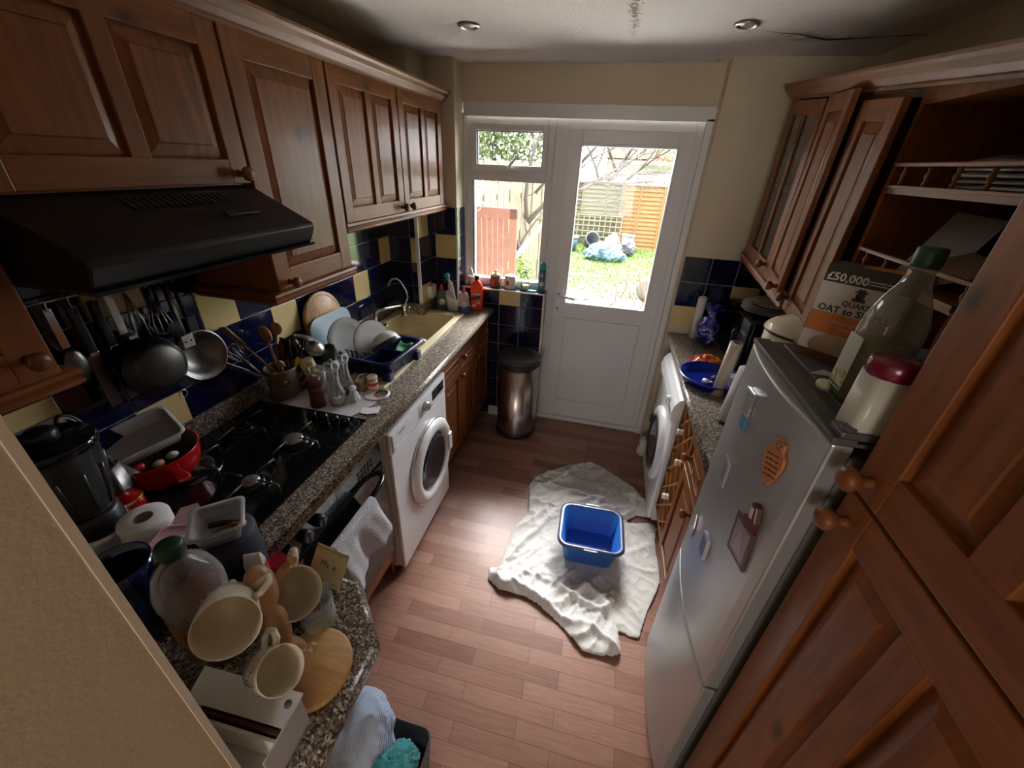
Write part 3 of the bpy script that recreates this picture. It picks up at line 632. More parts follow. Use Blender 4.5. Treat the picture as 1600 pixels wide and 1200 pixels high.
put('door_edge', B().box(0, 0, 0, 0, 0, 0), pv, t) if 0 else None
t = thing('shelf_unit', 'open pine shelf unit with spindle galleries above the fridge', 'shelves', (2.3, 1.2, 1.4))
b = B(); b.box(2.12, 2.445, 1.475, 1.493, 1.48, 2.055); b.box(2.43, 2.445, .66, 1.475, 1.48, 2.055); b.box(2.12, 2.445, .655, .67, 1.48, 2.055); b.box(2.12, 2.445, .66, 1.475, 2.02, 2.055)
put('body', b, pine_v, t, world=True)
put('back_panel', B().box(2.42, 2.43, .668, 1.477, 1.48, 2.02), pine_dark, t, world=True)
for k, z in enumerate((1.812, 1.592)):
    s = put('shelf', B().box(2.12, 2.43, .668, 1.477, z, z+.018).box(2.112, 2.132, .668, 1.477, z+.014, z+.022, .002), pine_h, t, world=True)
    put('rail', B().box(2.112, 2.132, .668, 1.477, z+.066, z+.076, .003), pine_h, s, world=True)
    for j in range(8): put('spindle', B().lathe([(.004, 0), (.006, .006), (.0035, .014), (.0075, .024), (.0035, .034), (.006, .040), (.004, .046)], 10, T(2.122, 1.43-.10*j, z+.021)), pine_h, s, world=True)
solo('cornice', shear(B().sweep([(-o, z) for o, z in CORN], [(2.43, 2.52, 2.155), (2.12, 2.52, 2.155), (2.12, .65, 2.155)][::-1])) if 0 else shear(B().sweep(CORN, [(2.12, .65, 2.155), (2.12, 2.52, 2.155), (2.43, 2.52, 2.155)][::-1])), pine_h, 'sagging pine cornice moulding along the tops of the right wall cabinets', 'moulding')
solo('pelmet', shear(B().sweep(PELM, [(2.12, 1.83, 1.418), (2.12, 2.52, 1.418), (2.43, 2.52, 1.418)][::-1])), pine_h, 'pine pelmet moulding below the right wall cabinets', 'moulding')

# ================================================================ THINGS
ZT = .9105
CAMP = Vector((1.3816, 0, 1.8434))
def rrl(hx, hy, r, n=5):
    L = []
    for cx, cy, a in ((hx-r, hy-r, 0), (-hx+r, hy-r, 90), (-hx+r, -hy+r, 180), (hx-r, -hy+r, 270)):
        for k in range(n+1):
            q = math.radians(a+90*k/n); L.append((cx+r*math.cos(q), cy+r*math.sin(q)))
    return L
def rr(b, prof, n=5, cap0=True, cap1=True, M1=None):
    """loft of rounded rectangles: (hx, hy, r, z)"""
    mm = b.M @ (M1 or Matrix()); rings = [[b.bm.verts.new(mm @ Vector((x, y, z))) for x, y in rrl(hx, hy, r, n)] for hx, hy, r, z in prof]
    for p, q in zip(rings, rings[1:]):
        m = len(p)
        for k in range(m):
            f = b.bm.faces.new([p[k], p[(k+1) % m], q[(k+1) % m], q[k]]); f.smooth = True; f.material_index = b.mi
    if cap0: b.bm.faces.new(rings[0][::-1]).material_index = b.mi
    if cap1: b.bm.faces.new(rings[-1]).material_index = b.mi
    return b
def shell(b, prof, t, n=28, M1=None, open_top=True):
    """hollow vessel: outer profile up, inner profile down"""
    inner = [(max(r-t, .001), z+(t if i == 0 else 0)) for i, (r, z) in enumerate(prof)][::-1]
    return b.lathe(prof+inner, n, M1)
def axisM(p, d, spin=0):
    q = Vector((0, 0, 1)).rotation_difference(Vector(d).normalized()).to_matrix().to_4x4() @ Matrix.Rotation(spin, 4, 'Z'); q.translation = Vector(p); return q
# ---- sink, brush, tap
sinkm = M('cream_composite', (.70, .62, .40), .25)
b = B(); cx, cy = .255, 2.205
def arr(b, x0, x1, y0, y1, z0, z1, bev): b.box(x0, x1, y0, y1, z0, z1, bev)
# rim plate around the bowl and drainer
b.box(.025, .078, 1.425, 2.515, .909, .924, .005); b.box(.435, .478, 1.425, 2.515, .909, .924, .005); b.box(.07, .44, 2.445, 2.515, .909, .924, .005); b.box(.07, .44, 1.905, 1.965, .909, .922, .005)
b.box(.07, .44, 1.425, 1.47, .909, .924, .005); b.box(.07, .44, 1.46, 1.91, .909, .916, .002)
for i in range(8): b.box(.10+.04*i, .112+.04*i, 1.49, 1.88, .914, .9195, .002)
rr(b, [(.20, .258, .06, .923), (.187, .247, .07, .922), (.183, .243, .07, .905), (.172, .232, .08, .80), (.155, .215, .09, .765), (.05, .05, .03, .758)], 6, cap0=False, M1=T(.255, 2.205, 0))
rr(b, [(.19, .25, .06, .90), (.18, .24, .08, .78), (.16, .22, .09, .75)], 6, cap0=False, M1=T(.255, 2.205, 0))
sk = solo('sink', b, sinkm, 'cream composite sink with drainer set in the left worktop', 'sink', weld=False)
put('plughole', B().lathe([(.035, .759), (.03, .763), (.022, .760), (.001, .760)], 24, T(.255, 2.205, 0)), chrome, sk)
def arm(p): return p
t = thing('mixer_tap', 'chrome tap with a long swivel spout behind the cream sink', 'tap', (.115, 2.36, .924))
put('base', B().lathe([(.028, 0), (.028, .012), (.020, .018), (.018, .055), (.021, .06), (.021, .08), (.014, .09), (.001, .092)], 24, T(.115, 2.36, .915)), chrome, t, world=True)
put('spout', B().tube([(.115, 2.36, .985), (.11, 2.30, 1.000), (.085, 2.18, 1.016), (.070, 2.12, 1.020), (.064, 2.095, 1.012), (.062, 2.085, .995), (.062, 2.083, .945)], [.011]*6+[.012], 12), chrome, t, world=True)
put('swan_neck', B().tube([(.115, 2.36, .99), (.125, 2.395, 1.03), (.12, 2.39, 1.08), (.10, 2.36, 1.145), (.088, 2.33, 1.168), (.075, 2.29, 1.168), (.07, 2.265, 1.150), (.07, 2.26, 1.135)], .0075, 12), chrome, t, world=True)
put('crosshead', B().cyl((.115, 2.36, .965), (.155, 2.34, .965), .008).tube([(.157, 2.34, .94), (.157, 2.34, .99)], .007, 8).tube([(.152, 2.318, .965), (.162, 2.362, .965)], .007, 8), chrome, t, world=True)
put('nozzle', B().cyl((.062, 2.083, .945), (.062, 2.083, .93), .016, .014).lathe([(.024, .921), (.02, .928), (.012, .93)], 20, T(.09, 2.13, 0)), chrome, t, world=True)
b = B(); pts = [(.165, 2.00, .927), (.22, 1.985, .930), (.33, 1.965, .930), (.395, 1.955, .932)]
b.tube(pts, [.006, .007, .009, .010], 10); hd = put
t = thing('dish_brush', 'white dish brush lying across the near edge of the sink bowl', 'brush', (.17, 2.0, .925))
put('handle', b, creamc, t, world=True); put('head', B().ball((.425, 1.95, .936), .020, 16, (1.3, .9, .6)).cyl((.425, 1.95, .932), (.43, 1.95, .925), .016), whitep, t, world=True)
# ---- dish rack and what stands in it
navyp = M('navy_plastic', (.006, .012, .06), .3)
RM = Matrix.Translation(Vector((.275, 1.635, .921))) @ Matrix.Rotation(math.radians(-4), 4, 'Z')
t = thing('dish_rack', 'navy plastic dish rack standing on the cream drainer', 'dish rack', (.275, 1.635, .921), (0, 0, math.radians(-4)))
b = B(); rr(b, [(.195, .135, .03, .012), (.215, .155, .035, .085), (.235, .175, .04, .098), (.235, .175, .04, .103), (.212, .152, .035, .101), (.190, .130, .03, .020)], 5, cap0=True, cap1=True)
for x, y in ((-.19, -.13), (.20, -.13), (.20, .13), (-.19, .13)): b.box(x-.025, x+.02, y-.02, y+.02, -.000, .05, .008)
put('tray', b, navyp, t, weld=False)
put('divider', B().box(.085, .091, -.14, .14, .02, .098).box(.091, .205, .0, .006, .02, .095), navyp, t)
b = B()
for i in range(9):
    for s in (-1, 1): b.tube([(-.16+.026*i, s*.045, .018), (-.16+.026*i, s*.045, .075), (-.16+.026*i, s*.045-.012, .08)], .004, 6)
put('plate_prongs', b, navyp, t)
def plate_prof(r): return [(r*.55, 0), (r*.62, .003), (r*.98, .015), (r, .018), (r*.985, .020), (r*.62, .007), (r*.3, .005), (r*.01, .005)]
gw = M('pale_stoneware', (.66, .68, .66), .22); rimm = M('grey_rim', (.03, .03, .035), .3)
def plate(loc, d, r, label, grp=None):
    t = thing('plate', label, 'plate', loc, group=grp); q = axisM((0, 0, 0), d)
    put('disc', B().lathe(plate_prof(r), 40, q), gw, t); put('rim', B().lathe([(r*.985, .0165), (r*1.004, .018), (r*.985, .0205)], 40, q, cap0=False, cap1=False), rimm, t); return t
plate((.170, 1.625, 1.045), (.90, -.38, .20), .103, 'white dark-rimmed dinner plate standing in the dish rack, the one nearer the hob')
plate((.290, 1.650, 1.040), (.90, -.38, .22), .101, 'white dark-rimmed dinner plate standing in the middle of the dish rack')
q = axisM((.375, 1.655, 1.035), (.55, -.15, -.75)); t = thing('bowl', 'upturned white bowl leaning at the end of the dish rack', 'bowl', (0, 0, 0))
put('vessel', shell(B(), [(.03, -.05), (.045, -.045), (.068, -.02), (.078, .012)], .004, 32, q), gw, t); put('band', B().lathe([(.0735, -.005), (.0785, .011), (.079, .015), (.074, .013)], 32, q, cap0=False, cap1=False), rimm, t)
solo('scouring_cloth', B().grid(lambda u, v: ((u-.5)*.07, (v-.5)*.08, .022+.018*math.sin(u*5)*math.cos(v*4)+.012*v), 10, 10, .004), M('green_cloth', (.10, .32, .22), .8), 'small green scourer in the end pocket of the dish rack', 'scourer', (.440, 1.70, .975), (.3, .2, 0))
for k, (x, y, r) in enumerate(((.10, 1.84, .3), (.215, 1.855, -.5))):
    solo('green_glove', B().grid(lambda u, v, k=k: ((u-.5)*.11, (v-.5)*.07+.01*math.sin(u*9), .03+.028*math.sin(u*6+k)*math.sin(v*3.3)+.045*math.exp(-((u-.6)**2+(v-.5)**2)*14)), 14, 12, .004), M('green_rubber', (.03, .30, .17), .4),
         ('crumpled green cloth behind the plates, on the wall side of the drainer' if k == 0 else 'green cloth draped between the middle plate and the sink bowl'), 'cloth', (x, y, .925), (0, 0, r))
# cutlery in the rack
solo('spoon', B().tube([(0, 0, 0), (.0, .10, .012)], .003, 6).ball((0, .12, .014), .014, 12, (1, 1.5, .3)), chrome, 'steel spoon lying in the dish rack by the plates', 'spoon', (.115, 1.49, .955), (0, 0, .5))
# boards against the wall
woodb = pine('board_wood', (3, 20, 20), dark=(.42, .22, .08), lite=(.66, .42, .18))
q = axisM((.040, 1.660, 1.118), (1, -.02, .12)); t = thing('chopping_board', 'round wooden chopping board leaning on the tiles behind the dish rack', 'chopping board', (0, 0, 0))
put('board', B().lathe([(.131, -.009), (.136, -.005), (.136, .005), (.131, .009), (.001, .009)], 48, q), woodb, t)
put('groove', B().lathe([(.116, .0088), (.119, .0098), (.122, .0088)], 48, q, cap0=False, cap1=False), M('groove_brown', (.25, .12, .05), .5), t)
bm_b = B(frame((.088, 1.655, 1.035), (.04, 1, 0), (-.22, .12, 1), None)); rr(bm_b, [(.150, .118, .06, -.004), (.150, .118, .06, .004)], 8)
cb = solo('chopping_board', bm_b, M('grey_blue_board', (.26, .36, .40), .35), 'grey-blue plastic chopping board standing behind the dish rack', 'chopping board')
put('handle_hole', B(frame((.0775, 1.765, 1.105), (.04, 1, 0), (-.22, .12, 1), None)).box(-.006, .006, -.013, .013, -.0005, .0012, .002), M('groove_brown', (.25, .12, .05), .5), cb)
# ---- mat and the condiments
b = B(); b.prism([(.125, 1.186), (.462, 1.186), (.500, 1.30), (.492, 1.345), (.455, 1.36), (.45, 1.42), (.17, 1.42)], 0, .003)
mt = solo('worktop_saver', b, M('frosted_white', (.66, .64, .66), .25), 'translucent white worktop saver under the salt and pepper mills', 'mat', (0, 0, ZT))
put('hanging_loop', B().tube([(.468+.052*math.cos(a*PI/10), 1.375+.052*math.sin(a*PI/10), .003) for a in range(20)], .006, 8, closed=True), M('frosted_white', (.66, .64, .66), .25), mt)
solo('receipt', B().prism([(-.035, -.02), (.0, -.028), (.0, .02), (-.035, .028)], 0, .0015).prism([(0, -.028), (.038, -.02), (.038, .028), (0, .02)], .001, .004), M('paper', (.8, .8, .82), .7), 'small folded white leaflet on the worktop edge near the mat', 'leaflet', (.512, 1.245, ZT+.003), (0, 0, .3))
dw = M('turned_dark_wood', (.10, .032, .014), .3, coat=.3)
t = thing('pepper_mill', 'dark turned wooden pepper mill beside the hob', 'pepper mill', (.286, 1.222, ZT+.003))
put('body', B().lathe([(.030, 0), (.031, .012), (.029, .03), (.030, .034), (.028, .038), (.0285, .072), (.030, .076), (.0285, .08), (.029, .09)], 28), dw, t)
put('cap', B().lathe([(.029, .091), (.030, .10), (.0285, .108), (.0295, .112), (.029, .128), (.024, .133), (.001, .134)], 28), dw, t)
put('nut', B().lathe([(.006, .134), (.006, .142), (.001, .143)], 12), steel, t)
acr = thin('clear_acrylic', (.9, .92, .92), (.62, .64, .64), .22); salt = M('salt', (.8, .79, .77), .8)
def clearmill(loc, s, label, dark=False):
    t = thing('salt_mill' if not dark else 'vinegar_bottle', label, 'salt mill' if not dark else 'bottle', loc)
    put('body', B().lathe([(.034*s, 0), (.035*s, .01), (.034*s, .022), (.031*s, .028), (.034*s, .034), (.036*s, .05), (.030*s, .062), (.022*s, .09), (.020*s, .13), (.023*s, .155)], 28), acr, t)
    put('cap', B().lathe([(.018*s, .156), (.030*s, .162), (.032*s, .175), (.028*s, .188), (.012*s, .192)], 28), acr, t)
    put('nut', B().lathe([(.007, .192), (.007, .204), (.001, .206)], 12), dsteel, t)
    put('salt_fill', B().lathe([(.027*s, .003), (.028*s, .02), (.001, .028)], 20), salt if not dark else M('peppercorns', (.04, .02, .012), .8), t)
    put('spindle', B().cyl((0, 0, .028), (0, 0, .19), .003), steel, t); return t
clearmill((.352, 1.262, ZT+.003), 1.0, 'tall clear acrylic salt mill in front of the other shakers')
clearmill((.345, 1.345, ZT+.003), .86, 'clear acrylic peppercorn mill half hidden behind the salt mill', True)
t = thing('glass_tumbler', 'empty glass tumbler behind the wooden pepper mill', 'glass', (.225, 1.325, ZT+.003))
put('vessel', shell(B(), [(.026, 0), (.029, .05), (.034, .115)], .002), acr, t)
solo('wire_loop', B().tube([(0, 0, .0), (.0, .0, .05), (.01, .02, .075), (.02, .05, .075), (.028, .07, .05), (.03, .075, 0)], .0035, 8), chrome, 'bent chrome wire loop standing between the mills and the dish rack', 'wire loop', (.37, 1.375, ZT+.003), (0, 0, -.3))
t = thing('salt_shaker', 'small white cone-shaped salt shaker on the mat', 'salt shaker', (.405, 1.300, ZT+.003))
put('body', B().lathe([(.026, 0), (.027, .01), (.020, .03), (.013, .048), (.014, .055)], 8, sm=False), M('frosted_glass', (.62, .62, .58), .2), t); put('top', B().lathe([(.014, .056), (.014, .066), (.008, .073), (.001, .074)], 12), whitep, t)
t = thing('spice_jar', 'small spice jar with a cork, behind the cone salt shaker', 'jar', (.392, 1.385, ZT+.003))
put('body', B().lathe([(.016, 0), (.017, .03), (.015, .045)], 20), M('brown_spice', (.30, .17, .08), .4), t); put('cork', B().lathe([(.015, .045), (.016, .062), (.012, .064), (.001, .064)], 16), M('cork', (.52, .36, .2), .8), t)
t = thing('spice_jar', 'white spice pot with a red label, nearest the sink end of the mat', 'jar', (.436, 1.405, ZT+.003))
put('body', B().lathe([(.021, 0), (.022, .004), (.022, .056)], 24), M('spice_cream', (.70, .58, .38), .4), t); put('lid', B().lathe([(.022, .057), (.0225, .070), (.018, .075), (.006, .075), (.005, .072), (.001, .072)], 24), M('spice_lid', (.74, .66, .52), .4), t)
LB = frame((0, 0, 0), (.75, -.66, 0), (0, 0, 1), None)
def wrap(b, r, a0, a1, z0, z1, n=10, off=.0006):
    """curved label patch; angles in degrees"""
    for k in range(n):
        p = math.radians(a0+(a1-a0)*k/n); q = math.radians(a0+(a1-a0)*(k+1)/n); R0 = r+off
        b.f([(R0*math.cos(p), R0*math.sin(p), z0), (R0*math.cos(q), R0*math.sin(q), z0), (R0*math.cos(q), R0*math.sin(q), z1), (R0*math.cos(p), R0*math.sin(p), z1)], True)
    return b
lb = put('label', wrap(wrap(B(), .022, -140, 40, .030, .044), .022, -140, 40, .008, .012), M('label_red', (.55, .03, .02), .5), t)
put('lettering', B(frame((.0155, -.0172, .037), (.743, .669, 0), (0, 0, 1), None)).text('SALT', .011, Matrix(), .0004), white, lb) if 0 else None
# crock with utensils
t = thing('utensil_crock', 'brown stoneware crock with a lion-face medallion, holding kitchen utensils', 'crock', (.098, 1.262, ZT))
put('vessel', shell(B(), [(.052, 0), (.058, .01), (.061, .06), (.062, .12), (.065, .129), (.063, .136)], .006, 32), M('stoneware', (.17, .125, .07), .35), t)
md = axisM((.046, -.044, .09), (.70, -.68, .1)); m = put('medallion', B().lathe([(.024, -.004), (.024, .002), (.019, .004), (.013, .002), (.001, .003)], 24, md), M('medallion_brown', (.09, .045, .025), .4), t)
put('lion_face', B(md).ball((0, 0, .004), .012, 14, (1, 1.1, .5)).ball((-.005, -.005, .010), .003, 8).ball((.005, -.005, .010), .003, 8).ball((0, .005, .010), .0035, 8, (1.4, .8, .8)), M('medallion_face', (.22, .15, .08), .4), m)
cx0, cy0 = .098, 1.262
bw = pine('beech', (20, 20, 3), dark=(.34, .19, .09), lite=(.52, .33, .17))
def ut(name, label, cat, top, base=(0, 0), head=None, mat=None, hr=.005, hm=None):
    p0 = Vector((cx0+base[0], cy0+base[1], ZT+.03)); p1 = Vector(top); d = (p1-p0); L = d.length; t = thing(name, label, cat, p0); q = axisM((0, 0, 0), d)
    put('handle', B(q).tube([(0, 0, 0), (0, 0, L)], hr, 8), hm or mat, t)
    b = B(q @ T(0, 0, L)); head(b); put('head', b, mat, t); return t
U = 'utensils in the brown crock'
def spoonh(b): b.ball((0, 0, .03), .024, 14, (1, .35, 1.5))
def paddle(b): b.box(-.022, .022, -.003, .003, -.01, .085, .003)
ut('wooden_spoon', 'large wooden spoon standing tallest in the crock, its bowl leaning over', 'spoon', (.110, 1.225, 1.19), (-.01, .01), lambda b: b.ball((0, 0, .02), .026, 14, (1.1, .4, 1.6)), bw, .006)
ut('wooden_spatula', 'pale wooden spatula pointing left across the cream tile from the crock', 'spatula', (.055, 1.155, 1.19), (.02, .02), lambda b: b.box(-.02, .02, -.003, .003, -.01, .09, .003), bw, .006)
ut('wooden_fork', 'pale wooden utensil pointing right above the crock', 'fork', (.085, 1.30, 1.18), (.0, -.03), lambda b: b.ball((0, 0, .02), .022, 12, (1.5, .5, 1.2)), bw, .006)
ut('wooden_spoon', 'short wooden spoon showing its bowl just above the crock rim', 'spoon', (.155, 1.215, 1.085), (-.02, .03), lambda b: b.ball((0, 0, .01), .018, 14, (1, .6, 1)), bw, .005)
ut('kitchen_knife', 'knife with a brown handle standing up in the crock', 'knife', (.135, 1.25, 1.13), (.0, .0), lambda b: b.box(-.012, .012, -.006, .006, -.07, .03, .005), dw, .004)
ut('spatula', 'black plastic spatula standing upright in the crock', 'spatula', (.15, 1.262, 1.12), (.02, .01), lambda b: b.box(-.024, .024, -.003, .003, -.02, .065, .003), M('grey_nylon', (.03, .03, .035), .4), .005)
ut('black_spatula', 'grey flat spatula leaning far left out of the crock', 'spatula', (.075, 1.11, 1.10), (.02, .02), lambda b: b.box(-.028, .028, -.002, .002, -.01, .09, .002), M('grey_nylon2', (.10, .11, .12), .35), .005)
def masher(b):
    b.lathe([(.040, .0), (.040, .004), (.001, .004)], 28, T(0, 0, .0))
    for s in (-1, 1): b.tube([(s*.018, 0, 0), (s*.012, 0, -.05), (0, 0, -.06)], .003, 6)
t = ut('potato_masher', 'black potato masher with a round slotted head above the crock', 'masher', (.175, 1.345, 1.155), (.03, .02), masher, blackm, .005)
ut('ladle', 'steel ladle with a round bowl on the right of the crock', 'ladle', (.195, 1.360, 1.085), (.03, .02), lambda b: b.ball((0, 0, .02), .040, 20, (1, 1, .8)), steel, .004)
ut('serving_spoon', 'black plastic serving spoon leaning right behind the ale bottle', 'spoon', (.20, 1.41, 1.045), (.03, .03), lambda b: b.ball((0, 0, .02), .038, 16, (1, .35, 1.3)), blackm, .005)
ut('yellow_spoon', 'shiny yellow spoon head peeking over the crock rim', 'spoon', (.155, 1.295, 1.055), (.02, .0), lambda b: b.ball((0, 0, .008), .018, 14, (.6, .4, 1.3)), M('yellow_gloss', (.75, .42, .02), .15), .004)
def whisk(b):
    for k in range(5):
        a = PI*k/5; c, s = math.cos(a), math.sin(a)
        b.tube([(c*r, s*r, z) for r, z in ((.003, -.04), (.02, 0), (.030, .035), (.022, .06), (0, .07), (-.022, .06), (-.030, .035), (-.02, 0), (-.003, -.04))], .0012, 5)
ut('balloon_whisk', 'wire balloon whisk leaning left out of the crock', 'whisk', (.045, 1.15, 1.13), (-.02, -.02), whisk, steel, .005)
# ale bottle
q = axisM((.205, 1.335, ZT+.034), (-.45, .10, .9))
t = thing('ale_bottle', 'dark brown glass bottle with a cream label leaning on the crock', 'bottle', q.translation)
q.translation = Vector((0, 0, 0))
put('glass', B(q).lathe([(.030, 0), (.033, .01), (.033, .13), (.026, .155), (.014, .18), (.013, .215), (.015, .218), (.013, .232)], 28), M('dark_bottle', (.012, .010, .008), .06, coat=.5), t)
lb = put('label', wrap(B(q @ Matrix.Rotation(math.radians(-30), 4, 'Z')), .033, -70, 70, .03, .125), M('label_cream', (.62, .55, .28), .5), t)
put('lettering', B(q @ Matrix.Rotation(math.radians(-30), 4, 'Z')).text('Ivy', .026, frame((.0345, 0, .095), (0, 1, 0), (0, 0, 1), (1, 0, 0)), .0008).text('Light', .026, frame((.0345, 0, .070), (0, 1, 0), (0, 0, 1), (1, 0, 0)), .0008), M('label_ink', (.06, .05, .03), .5), lb)
put('neck_label', wrap(B(q @ Matrix.Rotation(math.radians(-30), 4, 'Z')), .0135, -90, 90, .185, .205), M('neck_green', (.04, .08, .03), .5), t)
# ---- washing-up things by the window
def fairy(loc, col, top, label, ang=-60, fill=None):
    t = thing('washing_up_liquid', label, 'bottle', loc, (0, 0, math.radians(ang)))
    b = B(); rr(b, [(.036, .022, .018, 0), (.041, .026, .022, .008), (.042, .027, .024, .05), (.034, .022, .02, .085), (.037, .024, .02, .10), (.030, .020, .018, .125), (.014, .013, .012, .142)], 5)
    put('bottle', b, col, t)
    if fill: put('liquid', rr(B(), [(.037, .023, .019, .004), (.0425, .0275, .0235, .012), (.043, .028, .0245, .045)], 5), fill, t)
    put('cap', B().lathe([(.014, .142), (.015, .152), (.012, .158), (.009, .160), (.009, .175), (.004, .178)], 16), M('fairy_red', (.75, .02, .04), .3), t)
    lb = put('label', B(frame((0, -.0285, .06), (1, 0, 0), (0, 0, 1), (0, -1, 0))).lathe([(.021, 0), (.021, .001), (.001, .001)], 24), whitep, t)
    put('lettering', B(frame((0, -.0300, .06), (1, 0, 0), (0, 0, 1), (0, -1, 0))).text('Fairy', .016, Matrix(), .0004), M('fairy_red', (.75, .02, .04), .3), lb); return t
fairy((.285, 2.59, ZT), M('green_liquid', (.07, .13, .085), .15), None, 'green washing-up liquid bottle with a red cap beside the white caddy', 25)
fairy((.452, 2.585, ZT), M('clear_pink', (.62, .42, .45), .15), None, 'washing-up liquid bottle with blue liquid and a red cap, in front of the orange bottle', 20, M('blue_liquid', (.02, .12, .50), .12))
t = thing('utensil_caddy', 'white plastic sink caddy holding brushes by the window corner', 'caddy', (.375, 2.605, ZT))
b = B(); N = 32
def cad(u, v):
    a = 2*PI*u; h = .085+.045*(.5+.5*math.cos(a-2.6)); return ((.052+.012*v)*math.cos(a), (.045+.010*v)*math.sin(a), h*v)
b.grid(cad, N, 6, .003); b.lathe([(.050, .001), (.001, .002)], 24, Matrix.Diagonal((1, .87, 1, 1))); put('vessel', b, whitep, t)
t = thing('dish_brush', 'white dish brush with bright blue bristles standing in the caddy', 'brush', (.385, 2.60, .93))
put('handle', B().tube([(0, 0, 0), (-.008, .0, .08), (-.022, .0, .15), (-.045, -.005, .19), (-.05, -.01, .205)], [.006, .006, .007, .008, .009], 10), whitep, t)
put('bristles', B().lathe([(.014, 0), (.020, .02), (.017, .034), (.001, .038)], 16, axisM((-.048, -.012, .20), (-.25, -.2, 1))), M('bright_blue', (.02, .38, .70), .6), t)
t = thing('scrubbing_brush', 'white cylindrical bottle brush in the caddy beside the blue-headed brush', 'brush', (.36, 2.625, .93))
put('handle', B().tube([(0, 0, 0), (-.02, .01, .10)], .006, 8), whitep, t); put('bristles', B().lathe([(.014, .10), (.018, .11), (.018, .165), (.012, .17), (.001, .17)], 16, T(-.025, .01, 0)), M('brush_grey', (.6, .6, .62), .8), t)
solo('fork', B().tube([(0, 0, 0), (0, .005, .10)], .003, 6).box(-.009, .009, .002, .006, .095, .12, .001), chrome, 'steel fork standing in the white caddy', 'fork', (.395, 2.62, .93), (.15, .1, .4))
t = thing('cleaner_bottle', 'bright orange bottle of floor cleaner with a black cap', 'bottle', (.520, 2.665, ZT), (0, 0, math.radians(8)))
orng = M('orange_plastic', (.85, .065, .005), .25)
put('bottle', rr(B(), [(.040, .028, .015, 0), (.043, .031, .02, .01), (.043, .031, .02, .16), (.036, .027, .02, .185), (.016, .016, .015, .205), (.014, .014, .013, .215)], 5), orng, t)
put('cap', B().lathe([(.016, .215), (.016, .240), (.013, .242), (.001, .242)], 20), blackm, t)
fl = frame((0, -.0315, .08), (1, 0, 0), (0, 0, 1), (0, -1, 0))
lb = put('label', B(fl).box(-.036, .036, -.062, .065, 0, .0008, 0), M('label_orange', (.70, .06, .01), .4), t)
b = B(fl); b.M = fl @ Matrix.Rotation(.25, 4, 'Z'); b.box(-.034, .034, .002, .024, .0005, .0014); put('dark_band', b, M('label_black', (.02, .015, .03), .4), lb)
put('white_splash', B(fl).box(-.02, .03, .034, .042, .0005, .0014).box(-.03, .0, -.05, -.035, .0005, .0014).box(.0, .026, -.028, -.018, .0005, .0014), M('label_white', (.7, .6, .55), .4), lb)
# socket on the boxing
t = thing('wall_switch', 'white fused switch box on the tiled pipe boxing', 'switch', (.2125, 2.555, 1.045))
put('box', B().box(0, .035, -.042, .042, -.042, .042, .005), whitep, t); put('rocker', B().box(.035, .039, -.008, .008, -.012, .012, .002), white, t)
# window-sill things
ZS = 1.0525
t = thing('mortar', 'white marble mortar in the corner of the window sill', 'mortar', (.455, 2.79, ZS))
put('vessel', shell(B(), [(.022, 0), (.028, .008), (.022, .018), (.034, .04), (.042, .065)], .007, 28), white, t)
solo('pestle', B().tube([(0, 0, 0), (-.02, 0, .05), (-.036, 0, .085)], [.012, .008, .009], 12).ball((0, 0, 0), .013, 12), white, 'white pestle leaning in the mortar on the sill', 'pestle', (.468, 2.785, ZS+.035))
t = thing('storage_jar', 'brown spotted pottery jar with a white lid on the window sill', 'jar', (.618, 2.80, ZS))
put('vessel', B().lathe([(.036, 0), (.038, .005), (.038, .075), (.036, .08)], 28), M('terracotta', (.27, .10, .045), .4), t)
b = B()
for k in range(14):
    a = math.radians(-160+random.random()*140); z = .012+.06*random.random(); b.ball((.0383*math.cos(a), .0383*math.sin(a), z), .004, 8, (1, 1, 1))
put('spots', b, M('spot_dark', (.05, .02, .015), .5), t)
put('lid', B().lathe([(.039, .08), (.040, .086), (.030, .094), (.008, .098), (.006, .102), (.011, .112), (.008, .118), (.001, .119)], 28), creamc, t)
t = thing('storage_pot', 'white lidded pot with a brown crest in the middle of the window sill', 'pot', (.728, 2.80, ZS))
put('vessel', B().lathe([(.040, 0), (.043, .006), (.043, .066), (.040, .072), (.043, .078), (.042, .088), (.036, .092), (.001, .094)], 32), M('pot_white', (.72, .67, .58), .25), t)
put('handle', B().tube([(-.038, -.012, .06), (-.062, -.022, .062), (-.068, -.024, .045), (-.062, -.022, .018), (-.040, -.014, .014)], .006, 10), M('pot_white', (.72, .67, .58), .25), t)
put('crest', wrap(wrap(B(), .0432, -122, -92, .028, .060), .0436, -114, -100, .034, .054), M('crest_brown', (.30, .07, .03), .5), t)
t = thing('soap_bottle', 'clear plastic bottle with a little pale liquid, on the sill', 'bottle', (.838, 2.80, ZS))
put('bottle', B().lathe([(.030, 0), (.034, .006), (.035, .06), (.033, .085), (.014, .108), (.012, .118)], 28), thin('clear_bottle', (.93, .97, .93), (.6, .62, .6), .2), t)
put('liquid', B().lathe([(.028, .003), (.032, .008), (.033, .035), (.001, .036)], 24), M('pale_liquid', (.72, .72, .42), .15), t)
put('cap', B().lathe([(.013, .118), (.013, .128), (.005, .130), (.005, .14), (.001, .141)], 16).tube([(0, 0, .138), (.022, -.01, .142)], .004, 6), whitep, t)
put('label', wrap(B(), .0352, -150, -115, .02, .05), M('label_green', (.05, .25, .10), .5), t)
solo('sponge_packet', rr(B(), [(.034, .018, .006, 0), (.035, .019, .006, .006), (.033, .017, .006, .010)], 3), M('packet_blue', (.10, .50, .75), .35), 'flat pale blue packet lying on the window sill', 'packet', (.893, 2.765, ZS), (0, 0, .05))
